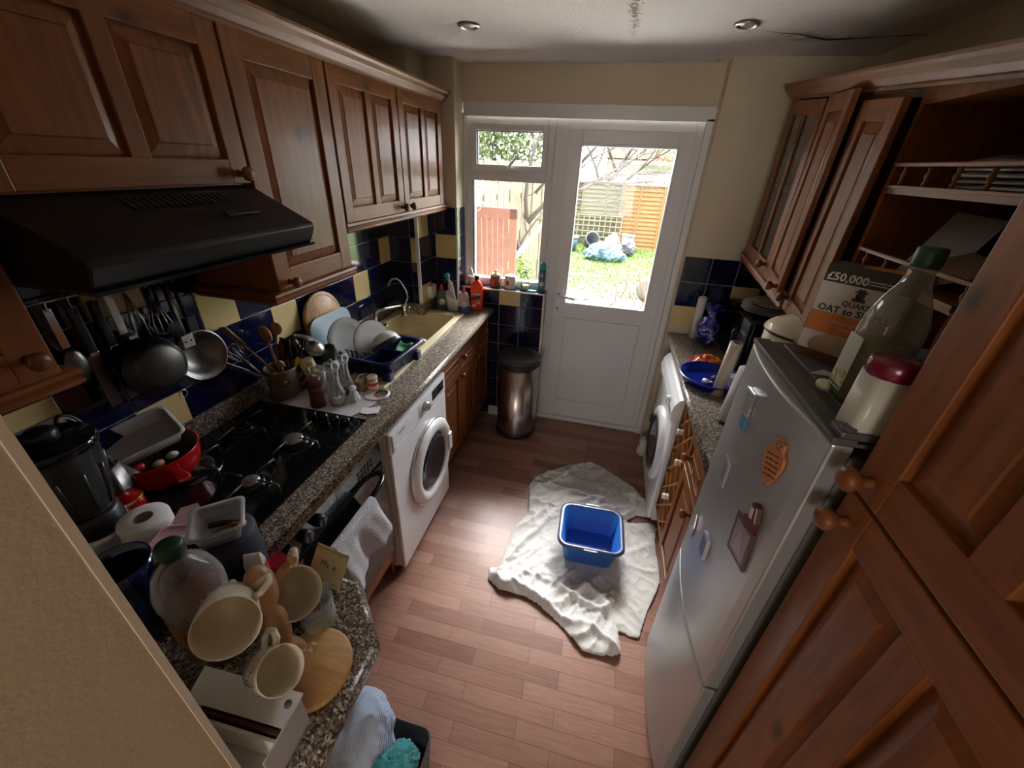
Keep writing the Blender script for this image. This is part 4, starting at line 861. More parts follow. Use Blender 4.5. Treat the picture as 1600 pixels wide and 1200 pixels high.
t = thing('air_freshener', 'tall teal aerosol can at the right end of the window sill', 'aerosol can', (.957, 2.785, ZS))
put('can', B().lathe([(.022, 0), (.024, .004), (.024, .150), (.021, .156)], 28), M('can_blue', (.10, .16, .20), .3, .5), t)
put('cap', B().lathe([(.022, .156), (.024, .16), (.022, .19), (.014, .203), (.001, .206)], 28), M('teal', (.0, .32, .42), .3), t)
put('label', wrap(wrap(B(), .0242, -130, -50, .045, .075), .0244, -110, -75, .11, .13), M('can_white', (.5, .55, .6), .4), t)
# ---- pedal bin
t = thing('pedal_bin', 'round brushed steel kitchen bin with a black lid', 'bin', (.868, 2.575, 0))
st2, tt = PM('bin_steel', (.50, .43, .40), .27, 1); nz = tt.noise(tt.coord((90, 90, 2)), 4, 3); tt.bump(nz, .05, .001)
put('body', B().lathe([(.146, .035), (.146, .575)], 56, cap0=False), st2, t)
put('base', B().lathe([(.150, 0), (.153, .01), (.153, .035), (.147, .042)], 56), blackm, t)
put('collar', B().lathe([(.147, .575), (.156, .582), (.157, .605), (.150, .608)], 56), blackm, t)
l = put('lid', B().lathe([(.155, .608), (.158, .615), (.158, .632), (.150, .642), (.10, .648), (.001, .650)], 56), M('lid_grey', (.035, .036, .038), .45), t)
put('emblem', B().lathe([(.017, .6475), (.0185, .6495), (.020, .6475)], 32, T(.02, -.10, 0), cap0=False, cap1=False), blackm, l)
solo('floor_pad', bx(-.05, .05, -.02, .02, 0, .012, bev=.005), whitep, 'small white object lying on the floor by the bin', 'pad', (.655, 2.62, 0)) if 0 else None
# ---- towels on the floor and the blue bowl
def terry(name, c=(.74, .725, .70)):
    m, t = PM(name, c, .95, sheen=.3); co = t.coord(); n = t.noise(co, 260, 2); n2 = t.noise(co, 30, 4)
    col = t.ramp(n2, [(.3, tuple(q*.86 for q in c)), (.7, c)]); t.l(col, t.b.inputs['Base Color']); t.bump(n, .9, .004); return m
def cloth(name, poly, mat, label, cat, fold, z0=.002, step=.009, seed=0, thick=.006, group=None):
    """cloth lying flat inside an outline, with a fold height function"""
    P = [Vector((x, y)) for x, y in poly]; n = len(P)
    def inside(p):
        c = False
        for i in range(n):
            a, b_ = P[i], P[i-1]
            if (a.y > p.y) != (b_.y > p.y) and p.x < (b_.x-a.x)*(p.y-a.y)/(b_.y-a.y)+a.x: c = not c
        return c
    def edge(p):
        m = 9; q = None
        for i in range(n):
            a, b_ = P[i], P[i-1]; d = b_-a; t = max(0, min(1, (p-a).dot(d)/d.length_squared)); w = a+d*t; L = (p-w).length
            if L < m: m = L; q = w
        return m, q
    xs = [p.x for p in P]; ys = [p.y for p in P]; x0, x1, y0, y1 = min(xs)-step, max(xs)+step, min(ys)-step, max(ys)+step
    nx = int((x1-x0)/step); ny = int((y1-y0)/step); V = {}; b = B()
    def vert(i, j):
        if (i, j) not in V:
            p = Vector((x0+i*step, y0+j*step)); m, q = edge(p)
            if not inside(p): p = q; m = 0
            h = fold(p.x, p.y)*min(1, (m/.05)**.8 + .25)
            V[(i, j)] = (b.bm.verts.new((p.x, p.y, z0+thick+h)), b.bm.verts.new((p.x, p.y, z0+max(0, h*.6))))
        return V[(i, j)]
    cells = set()
    for i in range(nx):
        for j in range(ny):
            if inside(Vector((x0+(i+.5)*step, y0+(j+.5)*step))): cells.add((i, j))
    for i, j in cells:
        q = [vert(i, j), vert(i+1, j), vert(i+1, j+1), vert(i, j+1)]
        try:
            b.bm.faces.new([a[0] for a in q]).smooth = True; b.bm.faces.new([a[1] for a in q][::-1])
        except ValueError: pass
        for (di, dj), (a, c) in (((0, -1), (0, 1)), ((1, 0), (1, 2)), ((0, 1), (2, 3)), ((-1, 0), (3, 0))):
            if (i+di, j+dj) not in cells:
                try: b.bm.faces.new([q[a][1], q[c][1], q[c][0], q[a][0]]).smooth = True
                except ValueError: pass
    return solo(name, b, mat, label, cat, weld=True, sub=1)
def ridge(x, y, s, a, sd=0, pw=3):
    v = noise.noise(Vector((x*s+sd, y*s*1.0, sd*1.7))); return a*max(0, 1-abs(v)*3.2)**pw
def foldA(x, y):
    wx = x+.06*noise.noise(Vector((x*4, y*4, 3))); wy = y+.06*noise.noise(Vector((x*4, y*4, 9)))
    u = (wx-1.3)*.55+(wy-1.5)*.83; v = -(wx-1.3)*.83+(wy-1.5)*.55
    h = ridge(u*.28, v*1.7, 5.5, .026, 1, 3)+ridge(u*.5, v*2.2, 8, .014, 5, 2.5)+ridge(wx, wy, 16, .006, 8, 2)+ridge(wx, wy, 30, .003, 41, 2)
    if wy > 1.70: h += ridge(wx*.6, wy*1.3, 9, .022, 12, 2.5)*min(1, (wy-1.70)*8)
    if wy < 1.38: h += ridge(u*1.5, v*.4, 7, .034, 20, 2.5)*min(1, (1.38-wy)*8)
    d = max(0, 1-math.hypot(x-1.51, y-1.57)/.24); return .004+h*(1-min(1, d*2.2))+.004
UP = lambda pts, ox, oy: pts
def floorpt(u, v, z=.02):
    d = fw + R_*((u-800)/627.36) - U_*((v-600)/627.36); k = (z-CAMP.z)/d.z; return (CAMP.x+d.x*k, CAMP.y+d.y*k)
def crop(L): return [floorpt(740+x/3.53, 700+y/3.53, .012) for x, y in L]
tA = [(660, 78), (760, 135), (880, 215), (950, 290), (1015, 350), (990, 385), (900, 372), (850, 400), (835, 440), (830, 690), (800, 790), (768, 930), (800, 1010), (815, 1140), (760, 1152), (700, 1145), (600, 1120), (500, 1000), (420, 920), (350, 860), (280, 815), (180, 795), (130, 775), (80, 720), (85, 655), (140, 655), (180, 540), (235, 420), (300, 360), (305, 210), (340, 150), (480, 105), (570, 85)]
tw1 = terry('white_terry')
cloth('bath_towel', crop(tA), tw1, 'large crumpled white towel spread over the floor under the blue bowl', 'towel', foldA)
tB = [(815, 408), (980, 415), (1012, 440), (1000, 520), (1020, 640), (1030, 740), (1000, 820), (960, 900), (915, 1045), (870, 1040), (780, 1000), (745, 930), (775, 790), (800, 690), (805, 440)]
def foldB(x, y): return .004+ridge(x, y, 6, .012, 30, 2)+ridge(x, y, 18, .008, 33, 2)+(.012 if y > 1.83 else 0)
cloth('hand_towel', crop(tB), terry('white_terry_2', (.72, .70, .66)), 'smaller white towel lying flat against the base units, right of the bowl', 'towel', foldB)
bw_ = thing('washing_up_bowl', 'empty blue plastic bowl standing on the crumpled towel', 'bowl', (1.508, 1.565, .016), (0, 0, math.radians(2)))
blu = M('blue_plastic', (.02, .12, .46), .3)
put('vessel', rr(B(), [(.120, .105, .035, 0), (.125, .11, .04, .006), (.150, .135, .045, .155), (.154, .139, .047, .160), (.149, .134, .044, .160), (.121, .106, .037, .010)], 6), blu, bw_)
put('rim', rr(B(), [(.152, .137, .046, .150), (.167, .152, .055, .150), (.170, .155, .057, .158), (.165, .150, .055, .165), (.153, .138, .048, .163)], 6, False, False), M('rim_dark_blue', (.03, .05, .10), .3), bw_)
put('rim_tab', B().box(-.035, .035, .150, .163, .160, .167, .003).box(-.035, .035, -.163, -.150, .160, .167, .003), M('rim_dark_blue', (.03, .05, .10), .3), bw_)
# ---- tea towel on the oven handle
b = B()
def tt_(u, v):
    # v along the cloth: front hem -> over bar -> back hem ; u along the bar
    y = .735+.24*u; s = v
    wob = (.018*math.sin(u*9+.6)+.007*math.sin(u*21+s*4))*(1.0 if s < .5 else .3)
    if s < .62:
        k = (.62-s)/.62; z = .722-.245*k*(1-.22*u); x = .668+.020*k+wob*min(1, k*1.6); y2 = y+.035*k*(u-.2)+.02*k
    elif s < .70:
        k = (s-.62)/.08; z = .722+.004*math.sin(PI*k); x = .668-.032*k; y2 = y
    else:
        k = (s-.70)/.30; z = .722-.17*k; x = .636-.012*k; y2 = y+.06*k
    return (x, y2, z)
b.grid(tt_, 22, 34, .003); solo('tea_towel', b, terry('tea_towel_white', (.55, .56, .60)), 'pale grey tea towel hanging over the oven door handle', 'tea towel', sub=1)
# ---- wall rail with hanging pans
t = thing('utensil_rail', 'thin steel rail on the tiles under the cooker hood', 'rail', (.035, .87, 1.49))
put('bar', B().tube([(.035, .56, 1.492), (.035, 1.088, 1.492)], .004, 8), steel, t, world=True)
for y in (.60, 1.06): put('bracket', B().cyl((.008, y, 1.492), (.035, y, 1.492), .004), steel, t, world=True)
def hang(name, label, cat, y, x=.045, rot=0): return thing(name, label, cat, (x, y, 1.492), (rot, 0, 0))
def hook(t): put('hook', B().tube([(-.010, 0, -.004), (-.010, 0, .006), (0, 0, .008), (.006, 0, 0), (.004, 0, -.016), (.010, 0, -.022)], .0018, 6), steel, t)
for (y, lab) in ((.715, 'black-handled knife hanging on the rail, the left one of the pair'), (.765, 'black-handled knife hanging on the rail, right of its twin')):
    t = hang('kitchen_knife', lab, 'knife', y); hook(t)
    put('handle', B().box(-.008, .008, -.012, .012, -.15, -.02, .006), blackm, t); put('bolster', B().box(-.008, .008, -.011, .011, -.162, -.150, .002), chrome, t); put('blade', B().box(-.001, .001, -.017, .012, -.32, -.160), dsteel, t)
    put('eyelet', B().lathe([(.006, -.001), (.0085, .001), (.006, .003)], 14, frame((.0085, 0, -.035), (0, 1, 0), (0, 0, 1), (1, 0, 0)), cap0=False, cap1=False), steel, t)
t = hang('serving_spoon', 'steel serving spoon at the left end of the rail', 'spoon', .668); hook(t)
put('handle', B().box(-.001, .002, -.009, .009, -.12, -.015, .001), chrome, t); put('head', B().ball((.005, 0, -.175), .036, 16, (.35, .8, 1.5)), dsteel, t)
t = hang('kitchen_tongs', 'pair of steel tongs hanging on the rail', 'tongs', .845); hook(t)
for s in (-1, 1): put('arm', B().tube([(.004, 0, -.02), (.012, s*.014, -.10), (.016, s*.022, -.24)], .0035, 6), steel, t)
t = hang('balloon_whisk', 'wire whisk hanging on the rail behind the frying pan', 'whisk', .905); hook(t)
put('handle', B().tube([(.005, 0, -.02), (.008, 0, -.10)], .006, 8), blackm, t)
b = B(T(.01, 0, -.10) @ Matrix.Rotation(PI, 4, 'X')); whisk(b); put('wires', b, steel, t)
for y, lab in ((.955, 'black fish slice hanging on the rail beside the colander'), (.985, 'black slotted spoon hanging at the right of the rail')):
    t = hang('fish_slice', lab, 'fish slice', y); hook(t); put('handle', B().tube([(.004, 0, -.02), (.012, .0, -.14)], .0055, 8), blackm, t); put('blade', B().box(.010, .013, -.03, .03, -.24, -.14, .002), blackm, t)
q = frame((.045, .02, -.235), (0, 1, 0), (-.10, 0, 1), None); t = thing('frying_pan', 'round dark steel pan hanging from the rail', 'pan', (.055, .80, 1.492))
put('pan', B(q).lathe([(.001, .030), (.056, .029), (.076, .018), (.087, -.008), (.090, -.010), (.086, -.012), (.074, .013), (.055, .025), (.001, .026)], 40), M('wok_steel', (.075, .07, .068), .36, .9), t)
put('handle', B().box(-.004, .0, -.011, .011, -.13, -.015, .002).box(.0, .03, -.011, .011, -.140, -.128, .002), steel, t); hook(t)
put('ring', B().tube([(.05+.0, .055+.013*math.cos(a*PI/8), -.350+.013*math.sin(a*PI/8)) for a in range(16)], .0018, 6, closed=True), steel, t)
q = frame((.045, .0, -.262), (.1, 1, 0), (-.10, 0, 1), None); t = thing('steel_strainer', 'round steel strainer hanging right of the dark pan, with a flat riveted handle', 'strainer', (.05, .965, 1.492)); hook(t)
put('bowl', B(q @ T(.0, 0, 0)).lathe([(.030, -.045), (.062, -.030), (.080, .0), (.083, .002), (.079, .003), (.060, -.027), (.028, -.041), (.001, -.042)], 36), M('mesh_steel', (.20, .20, .19), .4, .9), t)
put('rim', B(q).tube([(.083*math.cos(a*PI/18), .083*math.sin(a*PI/18), .003) for a in range(36)], .0028, 6, closed=True), steel, t)
put('handle', B().tube([(.004, 0, -.02), (.02, -.016, -.08), (.045, -.03, -.185)], .0045, 8).box(.045, .050, -.050, -.010, -.22, -.178, .003), steel, t)
b = B()
for k in range(2): b.ball((.0515, -.04+.018*k, -.198), .003, 8)
put('rivets', b, blackm, t)
# ---- on the hob and by it
redm = M('red_enamel', (.42, .006, .010), .15, coat=.4)
t = thing('red_saucepan', 'red enamel saucepan on the hob with a plastic box standing in it', 'saucepan', (.095, .715, .919))
put('pan', shell(B(), [(.078, 0), (.098, .012), (.112, .06), (.116, .094), (.117, .097)], .004, 40), [redm], t)
put('interior', B().lathe([(.1115, .094), (.108, .06), (.094, .016), (.07, .006), (.001, .006)], 40, cap0=False), M('enamel_brown', (.10, .045, .025), .3), t)
b = B(frame((0, 0, 0), (.93, -.33, 0), (.33, .93, 0), None)); b.prism([(.108, -.022), (.15, -.012), (.185, -.018), (.205, -.018), (.212, 0), (.205, .018), (.185, .018), (.15, .012), (.108, .022)], .078, .090)
put('handle', b, redm, t, bevel=.004)
cl = M('frosted_box', (.52, .51, .52), .2)
q = frame((.065, .70, 1.055), (.35, .93, .10), (-.857, .285, .349)); t = thing('plastic_box', 'cloudy plastic takeaway box standing tilted in the red saucepan', 'plastic box', (0, 0, 0))
put('box', rr(B(q), [(.095, .055, .015, -.025), (.105, .063, .018, .022), (.103, .061, .017, .022), (.093, .053, .014, -.022)], 4), cl, t)
put('rim', rr(B(q), [(.104, .062, .018, .019), (.112, .070, .02, .019), (.112, .070, .02, .022), (.104, .062, .018, .022)], 4, False, False), cl, t)
for k, (x, y, c, n) in enumerate(((.115, .65, (.5, .01, .015), 'red'), (.150, .68, (.35, .22, .13), 'brown'), (.150, .725, (.55, .5, .42), 'white'))):
    solo('sweet_wrapper', B().ball((0, 0, 0), .014, 12, (1, 1.3, .8)), M('wrapper_'+n, c, .15), f'{n} foil-wrapped sweet inside the red saucepan', 'sweet', (x, y, 1.0)) if 1 else None
t = thing('kitchen_scissors', 'black-handled kitchen scissors standing open behind the blender', 'scissors', (.13, .60, 1.06))
q = frame((.0, 0, 0), (-.1, .85, .5), (-.35, -.42, 1), None); 
for s in (-1, 1):
    b = B(q); ring_ = [(s*.032+.019*math.cos(a*PI/10), .135+(.034 if s > 0 else .024)*math.sin(a*PI/10), s*.002) for a in range(20)]; b.tube(ring_, .005, 8, closed=True); b.tube([(s*.024, .105, s*.002), (s*.010, .05, s*.002), (0, .03, s*.002)], [.007, .008, .007], 8)
    h = put('handle', b, blackm, t)
    put('ring_lining', B(q).tube([(s*.032+.014*math.cos(a*PI/10), .135+(.029 if s > 0 else .019)*math.sin(a*PI/10), s*.002+.003) for a in range(20)], .0018, 6, closed=True), M('lining_cream', (.62, .56, .38), .4), h)
    put('blade', B(q).prism([(-s*.002, .035), (s*.012, .03), (s*.010-s*.012, -.06), (-s*.012, -.065), (-s*.008, .03)] if s > 0 else [(.002, .035), (-.012, .03), (.002, -.06), (.010, -.065), (.008, .03)], s*.002-.001, s*.002+.001), M('blade_steel', (.4, .39, .38), .3, 1), t)
put('screw', B(q).lathe([(.006, .003), (.006, .006), (.001, .007)], 12, T(0, .03, 0)), creamc, t)
t = thing('box_grater', 'steel box grater standing between the blender and the red saucepan', 'grater', (.135, .565, ZT))
b = B(Matrix.Rotation(.5, 4, 'Z')); rr(b, [(.045, .032, .01, 0), (.034, .024, .008, .17)], 3, True, True); put('body', b, dsteel, t)
b = B(Matrix.Rotation(.5, 4, 'Z'))
for k in range(6):
    for j in range(3): b.lathe([(.004, 0), (.002, .003)], 8, frame((-.02+.02*j, -.031+.0012*k*1.2, .03+.022*k), (1, 0, 0), (0, 0, 1), (0, -1, 0)))
put('teeth', b, dsteel, t)
put('handle', B(Matrix.Rotation(.5, 4, 'Z')).tube([(-.03, 0, .165), (-.028, 0, .19), (.028, 0, .19), (.03, 0, .165)], .005, 8), blackm, t)
t = thing('wall_socket', 'steel double wall socket on the tiles behind the blender', 'socket', (.009, .53, 1.16))
put('plate', B().box(0, .006, -.07, .07, -.042, .042, .002), M('socket_steel', (.35, .34, .33), .3, .8), t)
for y in (-.035, .035): put('outlet', B().box(.006, .008, y-.018, y+.018, -.022, .014, .001), blackm, t); put('screw', B().lathe([(.004, 0), (.001, .002)], 10, frame((.006, y*1.6, .0), (0, 1, 0), (0, 0, 1), (1, 0, 0))), chrome, t)
# blender
t = thing('jug_blender', 'jug blender with a smoky jug and black lid at the left edge', 'blender', (.250, .452, ZT))
put('base', B().lathe([(.078, 0), (.080, .012), (.072, .045), (.058, .085), (.054, .10)], 40), M('base_silver', (.42, .42, .41), .28, .8), t)
put('collar', B().lathe([(.056, .10), (.058, .105), (.056, .150), (.050, .158)], 36), blackm, t)
put('jug', B().lathe([(.046, .158), (.052, .165), (.066, .24), (.078, .335), (.080, .345)], 40), M('smoky_plastic', (.035, .036, .036), .18, coat=.3), t)
put('lid', B().lathe([(.082, .338), (.083, .352), (.078, .36), (.060, .356), (.058, .366), (.001, .366)], 40), black, t)
put('lid_cap', B().lathe([(.028, .366), (.028, .385), (.022, .39), (.001, .39)], 28), blackm, t)
b = B()
for a in (-40, -5, 30, 75): 
    c, s = math.cos(math.radians(a)), math.sin(math.radians(a)); b.tube([(.054*c, .054*s, .175), (.068*c, .068*s, .25), (.074*c, .074*s, .29)], .004, 6)
put('ribs', b, M('smoky_plastic', (.035, .036, .036), .18, coat=.3), t)
put('dial', B().lathe([(.024, 0), (.024, .012), (.018, .018), (.001, .018)], 28, axisM((.060, -.030, .045), (.85, -.45, .35))), M('dial_white', (.6, .6, .6), .3), t)
put('dial_core', B().lathe([(.016, .018), (.014, .026), (.001, .027)], 24, axisM((.060, -.030, .045), (.85, -.45, .35))), blackm, t)
# tins and tubs
t = thing('red_tin', 'tall glossy red tin beside the blender', 'tin', (.205, .545, ZT)); put('body', B().lathe([(.036, 0), (.037, .09), (.035, .095), (.001, .095)], 32), redm, t); put('gold_rim', B().lathe([(.0365, .088), (.038, .092), (.0365, .096)], 32, cap0=False, cap1=False), M('gold', (.6, .4, .12), .3, 1), t)
t = thing('toilet_roll', 'white toilet roll standing on end behind the pink tub', 'toilet roll', (.375, .478, ZT))
put('roll', B().lathe([(.020, .001), (.050, 0), (.052, .004), (.052, .136), (.050, .140), (.020, .140)], 36, cap0=False, cap1=False), M('tissue', (.62, .60, .58), .9), t)
put('tube', B().lathe([(.0198, .0), (.0198, .140), (.0188, .140), (.0188, 0)], 28, cap0=False, cap1=False), M('cardboard', (.22, .16, .11), .9), t)
t = thing('pink_tub', 'crimson plastic tub with a clear lid, between the toilet roll and the navy jar', 'tub', (.500, .455, ZT), (0, 0, .35))
put('tub', rr(B(), [(.040, .032, .015, 0), (.050, .040, .018, .115)], 4), M('crimson', (.42, .01, .06), .35), t)
put('lid', rr(B(), [(.062, .050, .02, .115), (.064, .052, .02, .122), (.058, .046, .018, .124), (.055, .044, .018, .119)], 4), M('lid_pinkish', (.56, .33, .37), .2), t)
solo('white_marker', B().cyl((-.03, 0, 0), (.03, 0, 0), .006), whitep, 'white cap-like tube lying on the lid of the crimson tub', 'tube', (.510, .455, ZT+.132), (0, .0, 1.0))
solo('paper_bag', B().prism([(-.03, -.03), (.02, -.035), (.035, .01), (.0, .04), (-.03, .02)], 0, .003), M('paper_pink', (.65, .5, .52), .7), 'torn pinkish paper wrapper sticking up behind the crimson tub', 'wrapper', (.455, .520, ZT+.115), (.5, .3, .3))
t = thing('storage_jar', 'dark navy glittery jar carrying an open clear plastic box', 'jar', (.590, .490, ZT))
nvf, nt = PM('navy_glitter', (.006, .005, .018), .6); nt.bump(nt.noise(nt.coord(), 300, 2), .8, .002)
put('body', B().lathe([(.066, 0), (.070, .01), (.070, .135), (.064, .142), (.001, .142)], 40), nvf, t)
put('band', B().lathe([(.0705, .05), (.0715, .055), (.0705, .06)], 40, cap0=False, cap1=False), nvf, t)
t = thing('plastic_box', 'open clear plastic box with small bits inside, on top of the navy jar', 'plastic box', (.595, .490, ZT+.144), (0, 0, .75))
clb = thin('clear_tub', (.86, .87, .9), (.5, .5, .52), .35)
put('box', rr(B(), [(.040, .040, .012, 0), (.049, .049, .014, .044), (.047, .047, .013, .044), (.038, .038, .011, .003)], 4), clb, t)
put('rim', rr(B(), [(.048, .048, .014, .040), (.056, .056, .016, .041), (.056, .056, .016, .046), (.048, .048, .014, .046)], 4, False, False), clb, t)
for k, (dx, dy, r, m, lb_) in enumerate(((-.012, .01, .6, blackm, 'black battery-like tube in the open clear box'), (.014, -.004, .9, dw, 'brown stick lying in the open clear box'), (.02, .022, .2, M('copper', (.4, .18, .1), .3, 1), 'copper-coloured cell in the open clear box'))):
    solo('small_tube', B().cyl((-.022, 0, 0), (.022, 0, 0), .007), m, lb_, 'tube', (.595+dx, .490+dy, ZT+.158), (0, 0, r))
t = thing('sugar_bag', 'white paper packet with red print standing by the navy jar', 'packet', (.690, .468, ZT), (0, 0, .5))
put('packet', rr(B(), [(.020, .014, .005, 0), (.021, .015, .006, .03), (.020, .012, .004, .10), (.017, .003, .0015, .125)], 3), M('packet_white', (.5, .46, .45), .5), t)
put('print', B().box(-.014, .014, -.0165, -.0145, .03, .08, .002).box(.0203, .0215, -.010, .010, .02, .09), M('print_red', (.5, .03, .04), .5), t)
t = thing('red_box', 'flat bright red patterned box at the worktop edge below the hob', 'box', (.735, .500, ZT), (0, 0, -.25))
put('box', B().box(-.06, .055, -.02, .025, 0, .055, .004), M('box_red', (.40, .01, .03), .45), t)
b = B()
for i in range(9): b.box(-.055+.012*i, -.053+.012*i, -.019, .024, .0552, .0558)
for i in range(4): b.box(-.058, .052, -.015+.012*i, -.0135+.012*i, .0552, .0558)
put('check_pattern', b, M('check_dark', (.2, .005, .02), .5), t)
t = thing('recipe_card', 'cream card with a brown border propped at the worktop corner', 'card', (.815, .515, ZT), (math.radians(-38), 0, -.15))
put('card', B().box(-.05, .05, -.001, .001, 0, .085), M('card_cream', (.62, .52, .27), .6), t)
b = B(); 
for k in range(14): b.box(-.045+.0065*k, -.0415+.0065*k, -.0018, -.001, .078, .080).box(-.045+.0065*k, -.0415+.0065*k, -.0018, -.001, .006, .008)
put('border', b, M('card_ink', (.10, .06, .03), .6), t)
put('lettering', B(frame((0, -.0012, .045), (1, 0, 0), (0, 0, 1), (0, -1, 0))).text('Ma  e', .022, Matrix(), .0004), M('card_ink', (.10, .06, .03), .6), t)
t = thing('glass_tumbler', 'clear glass tumbler near the angled worktop corner', 'glass', (.868, .432, ZT))
put('vessel', shell(B(), [(.030, 0), (.036, .008), (.038, .03), (.036, .045), (.039, .09)], .0025, 32), glass, t)
solo('white_dish', B().lathe([(.03, 0), (.045, .004), (.062, .018), (.060, .019), (.043, .007), (.001, .005)], 32), creamc, 'white oval dish below the navy jar', 'dish', (.655, .425, ZT+.001)) if 1 else None
t = thing('cherry_bowl', 'dark red glazed bowl under the white dish', 'bowl', (.655, .425, ZT)) if 0 else None
# juice bottle and blue jug
t = thing('squash_bottle', 'large squash bottle with a dark green cap, half full of red drink', 'bottle', (.700, .335, ZT))
bp_ = [(.046, 0), (.052, .008), (.053, .03), (.050, .05), (.053, .07), (.053, .16), (.057, .19), (.056, .215), (.044, .252), (.022, .276), (.017, .282), (.017, .292)]
put('bottle', B().lathe(bp_, 40), thin('pet_clear', (.80, .76, .76), (.42, .38, .38), .22), t)
put('drink', B().lathe([(.040, .004), (.049, .012), (.049, .175), (.001, .177)], 32), M('red_drink', (.16, .035, .022), .3), t)
put('cap', B().lathe([(.021, .290), (.022, .294), (.022, .314), (.019, .318), (.001, .318)], 30), M('cap_green', (.006, .035, .014), .4), t)
lb = put('label', wrap(B(), .0535, -120, 30, .085, .155, 16), M('label_fruit', (.24, .075, .04), .45), t)
put('label_badge', wrap(B(), .0545, -75, -15, .118, .134, 10), M('label_dark', (.02, .03, .015), .4), lb)
t = thing('blue_jug', 'dark cobalt blue jug between the blender and the squash bottle', 'jug', (.52, .335, ZT))
put('vessel', shell(B(), [(.045, 0), (.058, .02), (.062, .08), (.052, .13), (.050, .17), (.056, .20)], .004, 36), M('cobalt', (.004, .008, .05), .08, coat=.5), t)
put('handle', B().tube([(.03, .045, .18), (.05, .075, .17), (.055, .08, .12), (.038, .055, .07)], .007, 10), M('cobalt', (.004, .008, .05), .08, coat=.5), t)
# ---- mug tree
tw = M('mug_tree_wood', (.42, .24, .12), .4, coat=.2)
tx, ty = .878, .335
MT = 1.10
t = thing('mug_tree', 'turned wooden mug tree carrying floral mugs on the worktop end', 'mug tree', (tx, ty, ZT))
put('base', B().lathe([(.078, 0), (.080, .006), (.080, .014), (.076, .018), (.001, .018)], 48, T(.038, .005, 0)), woodb, t)
put('post', B().lathe([(.024, .018), (.032, .03), (.033, .055), (.024, .08), (.017, .095), (.020, .12), (.024, .15), (.020, .185), (.013, .20), (.015, .215), (.022, .235), (.025, .262), (.024, .285), (.018, .302), (.010, .312), (.001, .314)], 28), tw, t)
def peg(z, a, L=.055, up=.02):
    c, s = math.cos(math.radians(a)), math.sin(math.radians(a)); put('peg', B().tube([(.012*c, .012*s, z), (L*c, L*s, z+up)], [.0085, .0065], 10).ball(((L+.004)*c, (L+.004)*s, z+up+.001), .0105, 12, (.9, .9, 1)), tw, t)
for z, a in ((.255, 70), (.235, 185), (.16, 235), (.075, 5), (.06, 170)): peg(z, a)
mugm = M('mug_cream', (.70, .64, .52), .16, coat=.2)
def mug(label, uv, w, da, col=mugm, r=.042, h=.085, ha=0, flowers=True):
    d0 = fw + R_*((uv[0]-800)/627.36) - U_*((uv[1]-600)/627.36); p = CAMP + d0*w; ax = (d0.normalized() + R_*da[0] + U_*da[1]).normalized()
    # mouth at p, body runs along ax
    q = axisM((0, 0, 0), -ax, ha); t = thing('mug', label, 'mug', p)
    b = B(q); prof = [(r*.70, -h), (r*.80, -h+.003), (r*.93, -h*.6), (r*.97, -h*.3), (r, -.002), (r*.99, 0), (r*.955, -.002), (r*.93, -h*.3), (r*.88, -h*.6), (r*.74, -h+.006), (.001, -h+.005)]
    put('vessel', b.lathe(prof, 40), col, t)
    put('handle', B(q).tube([(r*.93, 0, -.018), (r*1.25, 0, -.012), (r*1.55, 0, -.022), (r*1.58, 0, -.042), (r*1.35, 0, -.058), (r*.88, 0, -.064)], .0058, 10), col, t)
    if flowers:
        b = B(q)
        for k in range(22):
            a = ha*0+random.uniform(1.2, 5.2); z = -h*.5+random.gauss(0, .010); b.ball((r*.962*math.cos(a), r*.962*math.sin(a), z), .0019, 6)
        put('flower_print', b, M('flower_grey', (.22, .17, .18), .5), t)
    return t
mug('cream floral mug facing the camera at the upper right of the mug tree', (461, 927), .775, (-.32, .06), r=.050, h=.095, ha=2.2)
mug('cream mug with a stained inside, lowest left and nearest the squash bottle', (354, 982), .60, (.05, .42), r=.046, ha=1.3)
mug('cream floral mug lowest on the mug tree, over the round wooden base', (440, 1047), .665, (-.62, .03), r=.038, h=.08, ha=2.4)
mug('pale turquoise mug hidden behind the mug tree', (452, 985), .86, (-.35, .25), M('mug_teal', (.16, .38, .40), .2), r=.040, h=.08, ha=.2, flowers=False)
# ---- letter rack and papers
t = thing('letter_tray', 'white plastic letter tray holding papers at the front worktop edge', 'letter tray', (.885, .222, ZT), (0, 0, math.radians(2)))
wp = M('tray_white', (.60, .59, .60), .3)
put('panel', B(T(0, .048, .088) @ Matrix.Rotation(math.radians(24), 4, 'X')).box(-.120, .085, -.052, .0, -.003, 0, .001), wp, t); put('panel', B().box(.082, .085, -.05, .041, 0, .085, .001), wp, t); put('floor_plate', B().box(-.115, .085, -.05, .041, 0, .003, .001), wp, t)
put('hole', B(T(0, .048, .088) @ Matrix.Rotation(math.radians(24), 4, 'X') @ T(.066, -.02, .0003)).lathe([(.0065, 0), (.0065, .0008), (.001, .0008)], 20), M('hole_grey', (.12, .12, .12), .6), t)
for k, (y, m, lab, w) in enumerate(((.236, M('booklet_dark', (.05, .05, .06), .4), 'dark booklet at the back of the letter tray', .17), (.226, M('booklet_grey', (.20, .20, .22), .3), 'grey photo booklet in the middle of the letter tray', .16), (.214, M('booklet_maroon', (.10, .03, .03), .5), 'maroon-edged booklet near the front of the letter tray', .175), (.204, M('paper', (.8, .8, .82), .7), 'white sheaf of papers at the front of the letter tray', .185))):
    b = B(); b.box(-w/2, w/2, -.003, .003, 0, .07-.006*k, .001)
    solo('booklet', b, m, lab, 'booklet', (.865, y, ZT+.004), (math.radians(-4), 0, .03), group='papers in the white letter tray')
